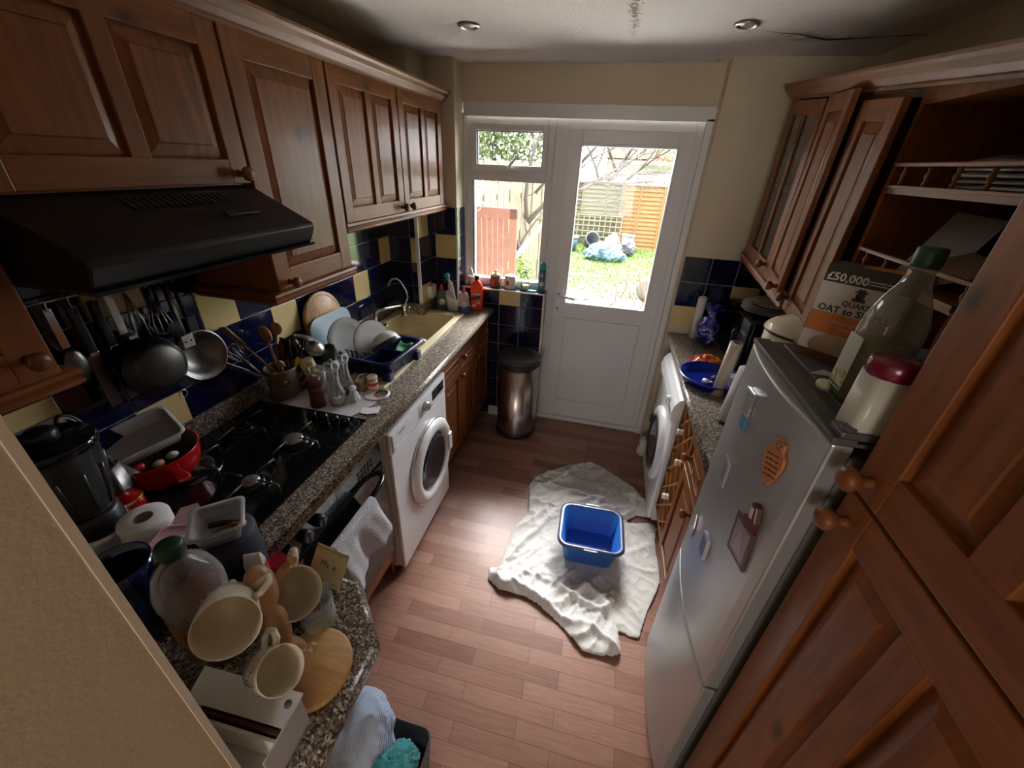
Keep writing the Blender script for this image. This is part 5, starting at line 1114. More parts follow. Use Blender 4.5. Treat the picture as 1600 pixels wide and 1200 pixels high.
# ---- laundry on the floor at the bottom edge
def lump(name, label, cat, mat, c, s, seed, rz=0, wr=.16, fr=5):
    b = B(); tmp = bmesh.new(); bmesh.ops.create_icosphere(tmp, subdivisions=5, radius=1)
    for v in tmp.verts:
        n = v.co.normalized(); f = .86+.22*noise.noise(n*1.6+Vector((seed, 0, 0)))+wr*(1-abs(noise.noise(Vector((n.x*fr, n.y*2.2, n.z*2))+Vector((0, seed, 0)))*2.5))**2
        v.co = Vector((n.x*s[0]*f, n.y*s[1]*f, n.z*s[2]*f)); v.co.z = max(v.co.z, -s[2]*.6)
    b.merge(tmp, sm=True); return solo(name, b, mat, label, cat, c, (0, 0, rz))
def striped():
    m, t = PM('blue_stripe', (.4, .5, .65), .85); w = t.n('ShaderNodeTexWave', bands_direction='X'); w.inputs['Scale'].default_value = 70; w.inputs['Distortion'].default_value = .6
    t.l(t.coord(), w.inputs['Vector']); t.l(t.ramp(w.outputs['Fac'], [(.3, (.30, .40, .58)), (.7, (.56, .62, .74))]), t.b.inputs['Base Color']); return m
t = thing('laundry_basket', 'low basket under the clothes at the bottom of the photo', 'basket', (.935, .40, 0))
put('basket', rr(B(), [(.12, .10, .03, 0), (.14, .115, .03, .30), (.136, .111, .03, .30), (.116, .096, .03, .01)], 4), M('basket_grey', (.12, .12, .13), .6), t)
lump('blue_shirt', 'pale blue striped shirt heaped in the basket at the bottom edge', 'shirt', striped(), (.885, .425, .385), (.115, .115, .115), 3.1, .3, wr=.07, fr=2.2)
lump('teal_cloth', 'folded teal cloth beside the pale blue shirt at the bottom edge', 'cloth', terry('teal_terry', (.06, .36, .37)), (1.005, .375, .33), (.08, .085, .065), 8.4, -.4)

# ================================================================ RIGHT-HAND THINGS
def film_roll(name, label, loc, rot, r, L, mat, core=None, rc=None):
    t = thing(name, label, 'roll', loc, rot); rc = rc or r*.62
    put('roll', B().lathe([(rc, 0), (r, 0), (r, L), (rc, L)], 32, cap0=False, cap1=False), mat, t)
    put('tube', B().lathe([(rc, -.004), (rc, L+.006), (rc-.002, L+.006), (rc-.002, -.004)], 28, cap0=False, cap1=False), core or M('cardboard', (.22, .16, .11), .9), t); return t
film_roll('foil_roll', 'white roll of film standing upright by the back wall tiles', (1.985, 2.625, ZT), (0, 0, 0), .026, .26, whitep, whitep, .018)
film_roll('cling_film_roll', 'pale roll standing upright by the blue tray, a brown tube showing at its top', (1.985, 1.86, ZT), (0, math.radians(3), 0), .027, .27, M('film_cream', (.60, .54, .46), .3))
t = film_roll('kitchen_roll', 'thick white kitchen paper roll standing next to the fridge', (2.0, 1.625, ZT+.008), (0, math.radians(4), 0), .055, .235, M('tissue', (.62, .60, .58), .9), rc=.02)
put('stand', B().lathe([(.062, -.008), (.064, -.004), (.001, -.003)], 32), blackm, t)
t = thing('bread_bag', 'blue and white plastic bread bag beside the upright white roll', 'bag', (2.030, 2.50, ZT))
bagm, nt = PM('bag_blue', (.03, .03, .30), .25); n = nt.noise(nt.coord(), 18, 2); nt.l(nt.ramp(n, [(.47, (.02, .022, .20)), (.50, (.10, .12, .55)), (.60, (.62, .66, .8)), (.63, (.03, .03, .28))], 'CONSTANT'), nt.b.inputs['Base Color'])
b = B(); tmp = bmesh.new(); bmesh.ops.create_icosphere(tmp, subdivisions=4, radius=1)
for v in tmp.verts:
    n_ = v.co.normalized(); f = .9+.14*noise.noise(n_*3); v.co = Vector((n_.x*.065*f, n_.y*.085*f, .10+n_.z*.10*f)); v.co.z = max(v.co.z, .0)
b.merge(tmp, sm=True); put('bag', b, bagm, t)
put('bag_neck', B().grid(lambda u, v: (.03*math.cos(6.28*u)*(.4+v), .035*math.sin(6.28*u)*(.4+v)+.02*v, .185+.06*v+.008*math.sin(u*25)), 24, 5), bagm, t)
t = thing('crisp_packet', 'orange and yellow crisp packet lying between the blue tray and the microwave', 'packet', (2.015, 2.225, ZT), (0, 0, -.35))
crm, nt = PM('crisp_orange', (.8, .2, .01), .2); n = nt.noise(nt.coord(), 16, 2); nt.l(nt.ramp(n, [(.40, (.45, .02, .01)), (.46, (.75, .13, .01)), (.54, (.85, .33, .02)), (.62, (.80, .10, .02)), (.70, (.10, .015, .01))]), nt.b.inputs['Base Color'])
put('packet', B().grid(lambda u, v: ((u-.5)*.17, (v-.5)*.13, .006+.045*(max(0, math.sin(PI*u))*max(0, math.sin(PI*v)))**.6+.004*math.sin(u*30+v*9)*math.sin(PI*v)), 22, 16, .003), crm, t)
put('seal', B().box(-.095, -.083, -.06, .06, .004, .006).box(.083, .095, -.06, .06, .004, .006), M('crisp_red', (.6, .03, .02), .3), t)
t = thing('round_tray', 'round deep blue plastic tray with small bits in it, at the worktop edge', 'tray', (1.975, 1.985, ZT))
tb = M('tray_blue', (.008, .02, .26), .25)
put('tray', B().lathe([(.118, 0), (.132, .006), (.148, .036), (.156, .040), (.156, .044), (.146, .042), (.128, .010), (.001, .009)], 56), tb, t)
put('lip', B().lathe([(.148, .040), (.157, .042), (.148, .045)], 56, cap0=False, cap1=False), tb, t)
for (x, y, s, m, lab, nm) in ((.03, .01, (.030, .022, .016), blackm, 'black crumpled lump in the blue tray', 'scrap'), (-.03, -.035, (.016, .018, .012), whitep, 'white cube-like bits in the blue tray', 'scrap'), (.045, -.055, (.022, .014, .008), whitep, 'white label card in the blue tray', 'label_card'), (.005, -.045, (.020, .012, .010), dsteel, 'small dark metal clip in the blue tray', 'clip')):
    lump(nm, lab, 'scrap', m, (1.975+x, 1.985+y, ZT+.020), s, x*50, x*20)
t = thing('paper_cup', 'white cup behind the upright cling film roll', 'cup', (2.085, 1.835, ZT)); put('vessel', shell(B(), [(.030, 0), (.040, .095), (.042, .10)], .002, 28), whitep, t)
put('rim', B().lathe([(.041, .098), (.044, .101), (.041, .104)], 28, cap0=False, cap1=False), whitep, t)
t = thing('paper_cup', 'white cup standing in the blue tray by the roll', 'cup', (2.045, 1.90, ZT+.012)); put('vessel', shell(B(), [(.020, 0), (.026, .075), (.028, .078)], .002, 24), whitep, t)
t = thing('microwave', 'black microwave oven on the right worktop with plates stacked on top', 'microwave', (2.27, 2.345, ZT))
put('body', B().box(-.135, .165, -.225, .25, .008, .285, .008), black, t)
put('door', B().box(-.150, -.135, -.10, .25, .012, .281, .005), black, t)
put('window', B().box(-.1525, -.1495, -.06, .20, .05, .21, .002), M('display', (.012, .014, .016), .05), t)
put('control_panel', B().box(-.150, -.135, -.225, -.103, .012, .281, .005), blackm, t)
put('handle', B().tube([(-.150, -.095, .05), (-.175, -.095, .06), (-.175, -.095, .20), (-.150, -.095, .21)], .007, 8), blackm, t)
b = B()
for i in range(3):
    for j in range(4): b.box(-.1525, -.150, -.205+.03*i, -.183+.03*i, .05+.028*j, .068+.028*j, .001)
put('buttons', b, M('button_grey', (.10, .10, .10), .4), t)
put('badge', B().box(-.1525, -.150, -.20, -.125, .205, .220, .001), M('button_silver', (.4, .4, .4), .3, .8), t)
for k in range(4): put('foot', B().cyl((-.11+.23*(k % 2), -.2+.42*(k//2), 0), (-.11+.23*(k % 2), -.2+.42*(k//2), .01), .012), blackm, t)
pw = M('plate_white', (.62, .60, .56), .2)
lbs = ['lowest and widest plate of the stack on the microwave', 'second plate from the bottom of the stack on the microwave', 'third plate from the bottom of the stack on the microwave', 'fourth plate up in the stack on the microwave', 'smaller plate second from the top of the stack on the microwave', 'small plate topping the stack on the microwave']
pt = None
for k, lb_ in enumerate(lbs):
    r = .125 if k < 4 else .10
    t = thing('plate', 'white plate, '+lb_, 'plate', (2.245+.004*(k % 2)+(.015 if k > 3 else 0), 2.335, ZT+.2865+.0095*k), group='white plates stacked on the microwave')
    put('disc', B().lathe(plate_prof(r), 44), pw, t); put('rim', B().lathe([(r*.985, .0165), (r*1.003, .018), (r*.985, .0205)], 44, cap0=False, cap1=False), M('rim_brown', (.12, .09, .07), .4), t)
for k in range(3):
    t = thing('bowl', ['bottom white bowl of the stack behind the plates', 'middle white bowl of the stack behind the plates', 'top white bowl of the stack behind the plates'][k], 'bowl', (2.36, 2.53, ZT+.2865+.020*k), group='white bowls stacked behind the plates')
    put('vessel', shell(B(), [(.04, 0), (.06, .012), (.075, .045)], .004, 32), pw, t)
t = thing('enamel_bread_bin', 'cream enamel tin with a domed dark-rimmed lid between the microwave and the fridge', 'tin', (2.125, 1.60, ZT))
put('body', B().lathe([(.125, 0), (.128, .01), (.128, .425), (.125, .43)], 48), creamc, t)
put('lid', B().lathe([(.132, .428), (.133, .438), (.120, .455), (.08, .478), (.03, .487), (.001, .488)], 48), creamc, t)
put('lid_rim', B().lathe([(.130, .426), (.135, .430), (.134, .436), (.130, .438)], 48, cap0=False, cap1=False), blackm, t)
# ---- on top of the fridge
ZF = 1.463
t = thing('oat_box', 'porridge oats carton standing on the fridge, its front turned to the room', 'box', (1.942, 1.024, ZF), (0, 0, math.radians(48)))
boxm = M('carton_white', (.50, .47, .42), .55)
put('carton', B().box(-.03, .03, -.078, .078, 0, .215, .001), boxm, t)
F = frame((-.0303, 0, 0), (0, -1, 0), (0, 0, 1), (-1, 0, 0))
org_ = M('carton_orange', (.50, .16, .035), .5); drk = M('carton_black', (.03, .022, .018), .5)
put('top_band', B(F).box(-.078, .078, .178, .215, 0, .0006).box(-.078, .078, .2, .215, 0, .0008), drk, t)
put('orange_panel', B(F).box(-.077, .077, .065, .112, 0, .0006), org_, t)
put('bowl_picture', B(F).lathe([(.058, .0002), (.058, .0008), (.001, .0009)], 32, Matrix.Translation((0, .035, 0)) @ Matrix.Diagonal((1, .55, 1, 1))), M('porridge', (.40, .29, .18), .7), t)
put('bottom_band', B(F).box(-.077, .077, .0, .020, 0, .0012), M('carton_brown', (.12, .04, .02), .5), t)
put('flap', B().box(-.03, .03, -.078, .078, .2151, .2158), drk, t); put('flap_band', B().box(-.02, .02, -.06, .02, .2159, .2163), org_, t)
put('lettering', B(F).text('QUAKER', .016, T(.005, .138, .0008), .0003, bold=.0004).text('OAT so SIMPLE', .0205, T(.0, .121, .0008), .0003, bold=.0005), drk, t)
put('lettering', B(F).text('£50,000', .024, T(-.035, .190, .0012), .0003, bold=.0006).box(.005, .05, .192, .194, .0008, .0012).box(.005, .045, .186, .188, .0008, .0012), boxm, t)
put('portrait', B(F).lathe([(.008, .0006), (.008, .001), (.001, .001)], 20, T(0, .160, 0)).box(-.012, .012, .166, .169, .0006, .001).box(-.007, .007, .168, .174, .0006, .001).box(-.012, .012, .147, .154, .0006, .001), drk, t)
put('lettering', B(F).text('Golden Syrup', .010, T(.0, .095, .0008), .0003).text('flavour', .008, T(.0, .082, .0008), .0003), M('carton_pale', (.6, .42, .25), .5), t)
t = thing('carton', 'dark and orange carton lying flat on top of items above the fridge', 'carton', (2.12, 1.12, ZF+.216), (0, .05, -.3)) if 0 else None
t = thing('oil_bottle', 'large clear bottle of yellow-green cooking oil with a green cap, on the fridge', 'bottle', (1.899, .827, ZF))
op = [(.046, 0), (.052, .006), (.054, .03), (.052, .16), (.050, .19), (.036, .235), (.024, .262), (.019, .285), (.020, .30)]
b = B(); rr(b, [(r*1.0, r*.85, r*.55, z) for r, z in op], 6); put('bottle', b, thin('pet_oil', (.78, .78, .72), (.36, .35, .30), .22), t)
b = B(); rr(b, [(r*.93, r*.79, r*.5, z) for r, z in ((.046, .003), (.052, .01), (.052, .14))], 6); put('oil', b, M('oil', (.20, .17, .035), .12, coat=.2), t)
put('cap', B().lathe([(.023, .298), (.024, .302), (.024, .332), (.022, .335), (.001, .335)], 28), M('cap_green2', (.008, .05, .02), .45), t)
put('label', B(frame((-.0545, 0, .05), (0, -1, 0), (0, 0, 1), (-1, 0, 0))).box(-.026, .026, -.03, .10, 0, .001, .0), M('label_oil', (.52, .54, .48), .3), t)
b = B(frame((-.0556, 0, .05), (0, -1, 0), (0, 0, 1), (-1, 0, 0)))
for k in range(16): b.ball((random.uniform(-.022, .022), random.uniform(-.022, .02), 0), .006, 6, (1, 1, .15))
put('flower_print', b, M('flower_yellow', (.42, .38, .03), .5), t)
put('label_stripe', B(frame((-.0558, 0, .05), (0, -1, 0), (0, 0, 1), (-1, 0, 0))).box(-.026, .026, -.03, -.024, 0, .0006).box(-.026, .026, -.020, -.016, 0, .0006), M('label_stripe', (.02, .10, .03), .5), t)
t = thing('plastic_jar', 'tall off-white plastic jar with a dark red lid, on the fridge by the larder', 'jar', (1.850, .700, ZF+.001))
put('body', rr(B(), [(.034, .034, .012, 0), (.036, .036, .014, .005), (.035, .035, .014, .125)], 5), M('jar_cream', (.52, .50, .42), .3), t)
put('lid', B().lathe([(.038, .123), (.041, .128), (.041, .150), (.038, .155), (.001, .156)], 32), M('lid_maroon', (.14, .008, .022), .2), t)
t = thing('spotted_jug', 'white spotted pottery jug lying behind the red-lidded jar', 'jug', (1.945, .722, ZF+.055), (.2, .15, 0))
put('vessel', B().lathe([(.040, -.05), (.045, -.04), (.045, .09), (.038, .115), (.02, .122), (.001, .123)], 32), M('jug_white', (.48, .43, .37), .3), t)
b = B()
for k in range(26):
    a = random.uniform(2.2, 4.6); z = random.uniform(-.03, .10); b.ball((.0455*math.cos(a), .0455*math.sin(a), z), .0035, 6)
put('spots', b, M('spot_dark', (.05, .02, .015), .5), t)
put('handle', B().tube([(-.02, .04, .105), (-.015, .075, .11), (-.01, .085, .08), (-.01, .07, .04)], .008, 10), M('jug_white', (.48, .43, .37), .3), t)
t = thing('orange_tin', 'orange storage tin with a dark red top at the back of the fridge top', 'tin', (2.06, .80, ZF))
put('body', B().box(-.06, .06, -.09, .09, 0, .19, .006), M('tin_orange', (.33, .085, .015), .4), t); put('top', B().box(-.062, .062, -.092, .092, .19, .215, .005), M('tin_maroon', (.06, .012, .008), .4), t)
t = thing('cable', 'grey folded cable and metal bracket near the far edge of the fridge top', 'cable', (1.899, 1.085, ZF))
put('wires', B().tube([(-.02, .02, .006), (.02, .0, .02), (.05, -.03, .008), (.02, -.06, .01), (-.01, -.03, .006)], .004, 6).tube([(-.01, -.01, .004), (.03, -.045, .015), (.07, -.05, .006)], .003, 6), M('cable_grey', (.22, .21, .20), .4), t)
put('bracket', B(T(0, 0, .012) @ Matrix.Rotation(.7, 4, 'Z')).box(-.025, .02, -.012, .012, 0, .006, .002), chrome, t)
solo('paper_scrap', B().prism([(-.03, -.01), (.03, -.018), (.01, .02)], 0, .001), M('paper_cream', (.55, .5, .42), .7), 'small triangular paper scrap on the fridge top below the oats carton', 'paper', (1.884, .938, ZF))
solo('garlic_skin', B().ball((0, 0, .012), .014, 12, (1, 1.3, .8)), M('garlic', (.5, .48, .3), .4), 'small pale clove at the foot of the oil bottle', 'clove', (1.847, .848, ZF))
for o_, k_ in (('oat', .93), ('oil_bottle', .86), ('plastic_jar', .86), ('spotted_jug', .86), ('orange_tin', .9)):
    for r_ in [o for o in bpy.data.objects if o.parent is None and o.name == ('oats_carton' if o_ == 'oat' else o_)]: r_.matrix_world = r_.matrix_world @ Matrix.Scale(k_, 4)
# papers and plates on the shelves
ZS2 = 1.612
for k, (x, y, rz_, w, m, lab) in enumerate(((2.24, 1.33, .25, .20, M('letter_grey', (.30, .27, .24), .6), 'grey letter leaning behind the lower gallery rail'), (2.25, 1.27, -.2, .16, M('letter_dark', (.10, .085, .08), .5), 'dark envelope on the lower gallery shelf'), (2.2, 1.20, .1, .14, M('letter_brown', (.22, .13, .08), .6), 'brown packet on the lower gallery shelf'))):
    solo('letter', B().box(-w/2, w/2, -.06, .06, 0, .002), m, lab, 'letter', (x, y, ZS2+(.075 if k == 0 else .03+.012*k)), (.15, -1.05 if k == 0 else -.3, rz_), group='papers on the lower gallery shelf')
t = thing('plate', 'pale plate edge showing at the right of the lower gallery shelf', 'plate', (2.24, .90, ZS2+.05), (0, -.5, 0)); put('disc', B().lathe(plate_prof(.09), 36), pw, t)
ZS1 = 1.832
for k in range(5):
    solo('magazine', B().grid(lambda u, v, k=k: ((v-.5)*.20, (u-.5)*.30, .02*math.sin(PI*v)*(.5+.1*k)), 8, 8, .006), M('magazine_%d' % (k % 3), [(.22, .20, .17), (.12, .11, .10), (.30, .27, .2)][k % 3], .35), ['bottom magazine', 'second magazine up', 'middle magazine', 'fourth magazine up', 'top magazine'][k]+' of the pile on the upper gallery shelf', 'magazine', (2.24, 1.13-.01*k, ZS1+.002+.012*k), (0, 0, .05*k-.1), group='magazines on the upper gallery shelf')
# glasses behind the glazed door
for k, (x, y, z) in enumerate(((2.20, 2.24, 1.476-.02), (2.22, 2.33, 1.476-.012), (2.20, 2.24, 1.79-.01))):
    t = thing('drinking_glass', ['glass behind the glazed door, bottom shelf, nearer one', 'glass behind the glazed door, bottom shelf, farther one', 'glass behind the glazed door, upper shelf'][k], 'glass', (x, y, z), group='glasses in the glazed cabinet'); put('vessel', shell(B(), [(.028, 0), (.034, .10)], .003, 24), M('glass_grey', (.30, .32, .32), .1), t)
# bottles in the wine rack
for k, (y, z, c) in enumerate(((1.775, .72, (.5, .45, .4)), (1.66, .62, (.55, .45, .4)), (1.70, .365, (.75, .74, .72)))):
    solo('wine_bottle', B().cyl((0, 0, 0), (.22, 0, 0), .024).cyl((-.06, 0, 0), (0, 0, 0), .012, .02).cyl((-.066, 0, 0), (-.05, 0, 0), .015), M('cap_%d' % k, c, .3), ['bottle with a metal cap high in the wine rack', 'bottle with a pinkish cap in the middle of the wine rack', 'white bottle end low in the wine rack'][k], 'bottle', (1.905, y, z), group='bottles in the wine rack')
# dirty plastic bag at the foot of the dryer
lump('plastic_bag', 'scrunched clear plastic bag on the floor between the door frame and the white machine', 'bag', M('bag_clear', (.55, .53, .50), .15), (1.83, 2.53, .06), (.035, .05, .09), 5.5)
# ---- magnets on the fridge door: (pixel-free) placed on the bowed door by y and height
def fdoor(y, z): 
    u = (y-.66)/.47; x = 1.797-.024*max(0, math.sin(PI*u))**.8 if 0 < u < 1 else 1.797
    return x
def onf(y, z, rot=0):
    x = fdoor(y, z); dx = (fdoor(y+.01, z)-fdoor(y-.01, z))/.02; n = Vector((-1, dx, 0)).normalized(); u = Vector((-dx, -1, 0)).normalized()
    m = frame((x, y, z), u, (0, 0, 1), n) @ Matrix.Rotation(rot, 4, 'Z'); return m
def mag(name, label, y, z, rot=0, s=.95):
    m = onf(y, z, rot) @ Matrix.Scale(s, 4); t = thing(name, label, 'fridge magnet'); t.matrix_world = m; WM_[t.name] = m; return t
t = mag('picture_magnet', 'grey and white framed picture magnet near the top of the fridge door', 0.962, 1.352, .12)
put('frame', B().box(-.028, .028, -.030, .030, .0005, .006, .001), M('magnet_grey', (.22, .23, .22), .3), t); put('picture', B().box(-.023, .023, -.024, .024, .006, .0066), M('magnet_photo', (.30, .31, .29), .4), t); put('metal_edge', B().box(-.030, .030, .029, .033, .0005, .009, .001).box(.026, .031, -.03, -.006, .0005, .009, .001), chrome, t)
t = mag('blue_magnet', 'blue ribbon-shaped magnet just below the framed picture magnet', 0.958, 1.303, .12)
put('card', B().prism([(-.022, -.018), (.0, -.026), (.022, -.018), (.024, .02), (.0, .014), (-.022, .022)], .0005, .004), M('magnet_blue', (.06, .22, .38), .35), t); put('stripe', B().box(-.014, .02, .014, .03, .004, .0046), M('magnet_cream', (.5, .46, .42), .4), t)
t = mag('plaque_magnet', 'small grey rectangular plaque magnet left of centre on the fridge door', 0.950, 1.143, .06, 1.2)
put('plaque', B().box(-.021, .021, -.032, .032, .0005, .004, .001), M('plaque_grey', (.42, .43, .44), .3), t); put('inset', B().box(-.014, .014, -.024, .024, .004, .0046), M('plaque_dark', (.28, .29, .30), .35), t)
b = B()
for k in range(6): b.box(-.010, .010, -.018+.006*k, -.0165+.006*k, .0046, .005)
put('lettering', b, M('plaque_ink', (.12, .12, .13), .5), t)
t = mag('wooden_magnet', 'orange-brown wooden cloud-shaped magnet with burnt lettering', .757, 1.324, .35)
cl_ = [(-.035, -.045), (-.010, -.052), (.012, -.030), (.030, -.005), (.036, .020), (.026, .034), (.030, .050), (.012, .062), (-.008, .054), (-.022, .038), (-.036, .030), (-.044, .0), (-.040, -.025)]
put('plaque', B().prism(cl_, .0005, .008), M('magnet_wood', (.46, .17, .06), .45), t, bevel=.002)
b = B()
for k in range(5): b.text('my other love', .0085, T(-.005, .020-.012*k, .0082), .0003)
for a in range(6): b.ball((.010+.009*math.cos(a), .045+.009*math.sin(a), .008), .0028, 6)
put('lettering', b, M('burnt', (.08, .02, .01), .6), t)
t = mag('photo_magnet', 'large dark-framed photo magnet low on the upper fridge door', .755, 1.098, .12)
put('frame', B().box(-.045, .045, -.056, .056, .0005, .006, .001), M('photo_frame', (.09, .05, .05), .4), t); put('photo', B().box(-.034, .034, -.044, .044, .006, .0066), M('photo_mauve', (.27, .22, .22), .3), t); put('figure', B().prism([(-.02, -.035), (.02, -.035), (.008, .01), (-.004, .03), (-.012, .01)], .0066, .0072), M('photo_pale', (.36, .31, .30), .4), t)
t = mag('figure_magnet', 'dark brown moulded boot-shaped magnet beside the dark-framed photo', .738, 1.185, .15, 1.1)
put('body', B().prism([(-.014, -.030), (.012, -.026), (.016, .0), (.010, .034), (-.008, .036), (-.006, .006), (-.024, -.004), (-.024, -.024)], .0005, .016), M('boot_brown', (.09, .025, .02), .3), t, bevel=.003); put('white_band', B().box(-.004, .005, .004, .028, .016, .0175), M('magnet_cream', (.5, .46, .42), .4), t)
t = mag('silver_magnet', 'silver diamond-shaped magnet at the left of the fridge door', 1.030, .852, .1, 1.25)
put('gem', B().prism([(0, -.036), (.013, -.004), (0, .036), (-.013, .004)], .0005, .007), M('silver_bright', (.6, .6, .62), .15, .8), t, bevel=.002)
t = mag('blue_photo_magnet', 'small acrylic magnet with a blue photo near the seam of the fridge doors', .888, .922, .1, 1.15)
put('block', B().box(-.019, .019, -.030, .030, .0005, .010, .001), M('acrylic_grey', (.45, .47, .50), .1), t); put('photo', B().box(-.014, .014, -.024, .024, .010, .0106), M('photo_blue', (.08, .10, .22), .3), t)

# ================================================================ GARDEN
GZ = -.15
grassm, nt = PM('grass_ground', (.1, .2, .03), .9); co_ = nt.coord(); sp = nt.n('ShaderNodeSeparateXYZ'); nt.l(co_, sp.inputs[0])
mr = nt.n('ShaderNodeMapRange'); nt.l(sp.outputs[1], mr.inputs[0]); mr.inputs[1].default_value = 8.6; mr.inputs[2].default_value = 7.4; mr.inputs[3].default_value = 0; mr.inputs[4].default_value = 1
nz = nt.noise(co_, 3, 5, .7); ad = nt.n('ShaderNodeMath', operation='MULTIPLY'); nt.l(mr.outputs[0], ad.inputs[0]); nt.l(nt.ramp(nz, [(.35, (.2, .2, .2)), (.6, (1, 1, 1))]), ad.inputs[1])
gg = nt.ramp(nt.noise(co_, 9, 5, .7), [(.3, (.035, .065, .006)), (.7, (.065, .11, .012))]); dd = nt.ramp(nt.noise(co_, 40, 4, .8), [(.35, (.035, .02, .011)), (.5, (.085, .058, .04)), (.65, (.17, .13, .10))])
nt.l(nt.mix(ad.outputs[0], gg, dd), nt.b.inputs['Base Color'])
struct('ground', bx(-14, 16, 2.98, 30, GZ-.3, GZ), grassm)
b = B(); rnd = random.Random(3)
for k in range(16000):
    x = rnd.uniform(-.3, 4.2); y = rnd.uniform(6.4, 12.2)
    if y < 8.2 and rnd.random() > (y-6.2)/3.2: continue
    if y > 9 and x > 3.2: continue
    h = rnd.uniform(.03, .075); a = rnd.uniform(0, PI); w = .006; dx, dy = math.cos(a)*w, math.sin(a)*w; lx, ly = rnd.uniform(-.02, .02), rnd.uniform(-.02, .02)
    b.f([(x-dx, y-dy, GZ), (x+dx, y+dy, GZ), (x+lx, y+ly, GZ+h)])
g = put('grass', b, M('grass_blades', (.085, .14, .010), .8), weld=False); g['kind'] = 'stuff'; g['label'] = 'bright green grass growing on the garden lawn'; g['category'] = 'grass'
b = B()
for k in range(1500):
    x = rnd.uniform(-.4, 2.8); y = rnd.uniform(5.6, 8.3); a = rnd.uniform(0, 6.3); s = rnd.uniform(.015, .04); z = GZ+rnd.uniform(.003, .03); c, q = math.cos(a)*s, math.sin(a)*s
    b.f([(x-c, y-q, z), (x+q*.5, y-c*.5, z+rnd.uniform(-.01, .015)), (x+c, y+q, z), (x-q*.5, y+c*.5, z+rnd.uniform(-.01, .015))])
g = put('fallen_leaves', b, M('dead_leaf', (.14, .08, .045), .8), weld=False); g['kind'] = 'stuff'; g['label'] = 'brown fallen leaves scattered near the back door'; g['category'] = 'leaves'
def lumber(name, lo, hi, s3):
    m, nt = PM(name, rough=.85); n = nt.noise(nt.coord(s3), 4, 5, .6, .5); nt.l(nt.ramp(n, [(.3, lo), (.7, hi)]), nt.b.inputs['Base Color']); return m
oldv = lumber('old_fence_wood', (.10, .085, .055), (.21, .18, .12), (12, 12, 1.2)); oldh = lumber('old_panel_wood', (.085, .08, .045), (.17, .155, .09), (1.2, 12, 16)); newh = lumber('new_fence_wood', (.24, .115, .04), (.38, .20, .08), (1.2, 12, 16))
# vertical-board side fence
t = thing('board_fence', 'weathered side fence of upright boards seen through the window', 'fence', (-.5, 5.5, GZ))
A, Bv = Vector((-1.05, 4.1)), Vector((.42, 8.6)); L = (Bv-A).length; d = (Bv-A)/L; nb = int(L/.17)
for k in range(nb):
    p = A+d*(k+.5)*L/nb; fr = frame((p.x, p.y, GZ), (d.x, d.y, 0), (0, 0, 1), None)
    put('board', B(fr).box(-.074, .074, 0, 2.02+.02*math.sin(k*3.1), -.009+.012*(k % 2), .009+.012*(k % 2)), oldv, t, world=True)
put('rail', B(frame((A.x, A.y, GZ), (d.x, d.y, 0), (0, 0, 1), None)).box(0, L, .35, .43, -.06, -.02).box(0, L, 1.5, 1.58, -.06, -.02), oldv, t, world=True)
def lapfence(name, label, x0, x1, y, z1, mat, battens):
    t = thing(name, label, 'fence', ((x0+x1)/2, y, GZ)); n = 15; h = (z1-GZ)/n
    b = B()
    for k in range(n): b.M = frame((x0, y, GZ+h*k), (0, 1, 0), (0, 0, 1), None); b.prism([(-.045, -.012), (.0, h), (.012, h), (-.028, -.012)], 0, x1-x0)
    put('panel', b, mat, t, world=True, weld=False)
    for x in battens: put('batten', B().box(x-.025, x+.025, y-.05, y-.02, GZ, z1), mat, t, world=True)
    put('capping', B().box(x0, x1, y-.04, y+.02, z1, z1+.03), mat, t, world=True); return t
lapfence('old_lap_fence', 'aged greenish lap fence panel at the left of the garden end', -1.2, 1.50, 12.5, 1.44, oldh, (-.4, .45, 1.1))
lapfence('new_lap_fence', 'bright orange-brown lap fence panel at the end of the lawn', 1.56, 3.4, 12.45, 1.44, newh, (2.0, 2.6, 3.1))
solo('fence_post', bx(-.05, .05, -.05, .05, 0, 1.72), oldv, 'pale post between the old and the new fence panel', 'post', (1.53, 12.40, GZ))
# shed and houses behind
t = thing('garden_shed', 'white shed with a flat pale roof behind the orange fence', 'shed', (2.3, 15, GZ))
wsh = M('shed_white', (.75, .75, .76), .5)
put('wall', B().box(1.25, 4.2, 14.6, 16.8, GZ, 1.98), wsh, t, world=True); put('roof', B().box(1.0, 4.4, 14.4, 17, 1.98, 2.06), M('roof_pale', (.6, .6, .62), .5), t, world=True)
for x in (1.5, 2.05, 2.6): put('window', B().box(x, x+.45, 14.57, 14.61, 1.50, 1.90), M('shed_glass', (.5, .53, .56), .1), t, world=True)
put('door_post', B().box(1.22, 1.28, 14.5, 14.6, GZ, 1.98), M('roof_pale', (.6, .6, .62), .5), t, world=True)
t = thing('house', 'brick house with an orange tiled gable far behind the garden', 'house', (3.0, 24, GZ))
put('wall', B().box(.6, 7.5, 24.5, 29, GZ, 2.35), M('far_brick', (.24, .16, .14), .8), t, world=True)
put('roof', B(frame((3.1, 24.2, 2.15), (1, 0, 0), (0, 0, 1), (0, -1, 0))).prism([(-.75, 0), (.85, 0), (.05, .42)], -3, 0), M('roof_orange', (.30, .085, .045), .8), t, world=True)
put('main_roof', B(frame((0, 24.4, 2.3), (1, 0, 0), (0, 0, 1), (0, -1, 0))).prism([(.4, 0), (7.7, 0), (7.2, 1.0), (.9, 1.0)], -4, 0), M('roof_grey', (.26, .22, .22), .8), t, world=True)
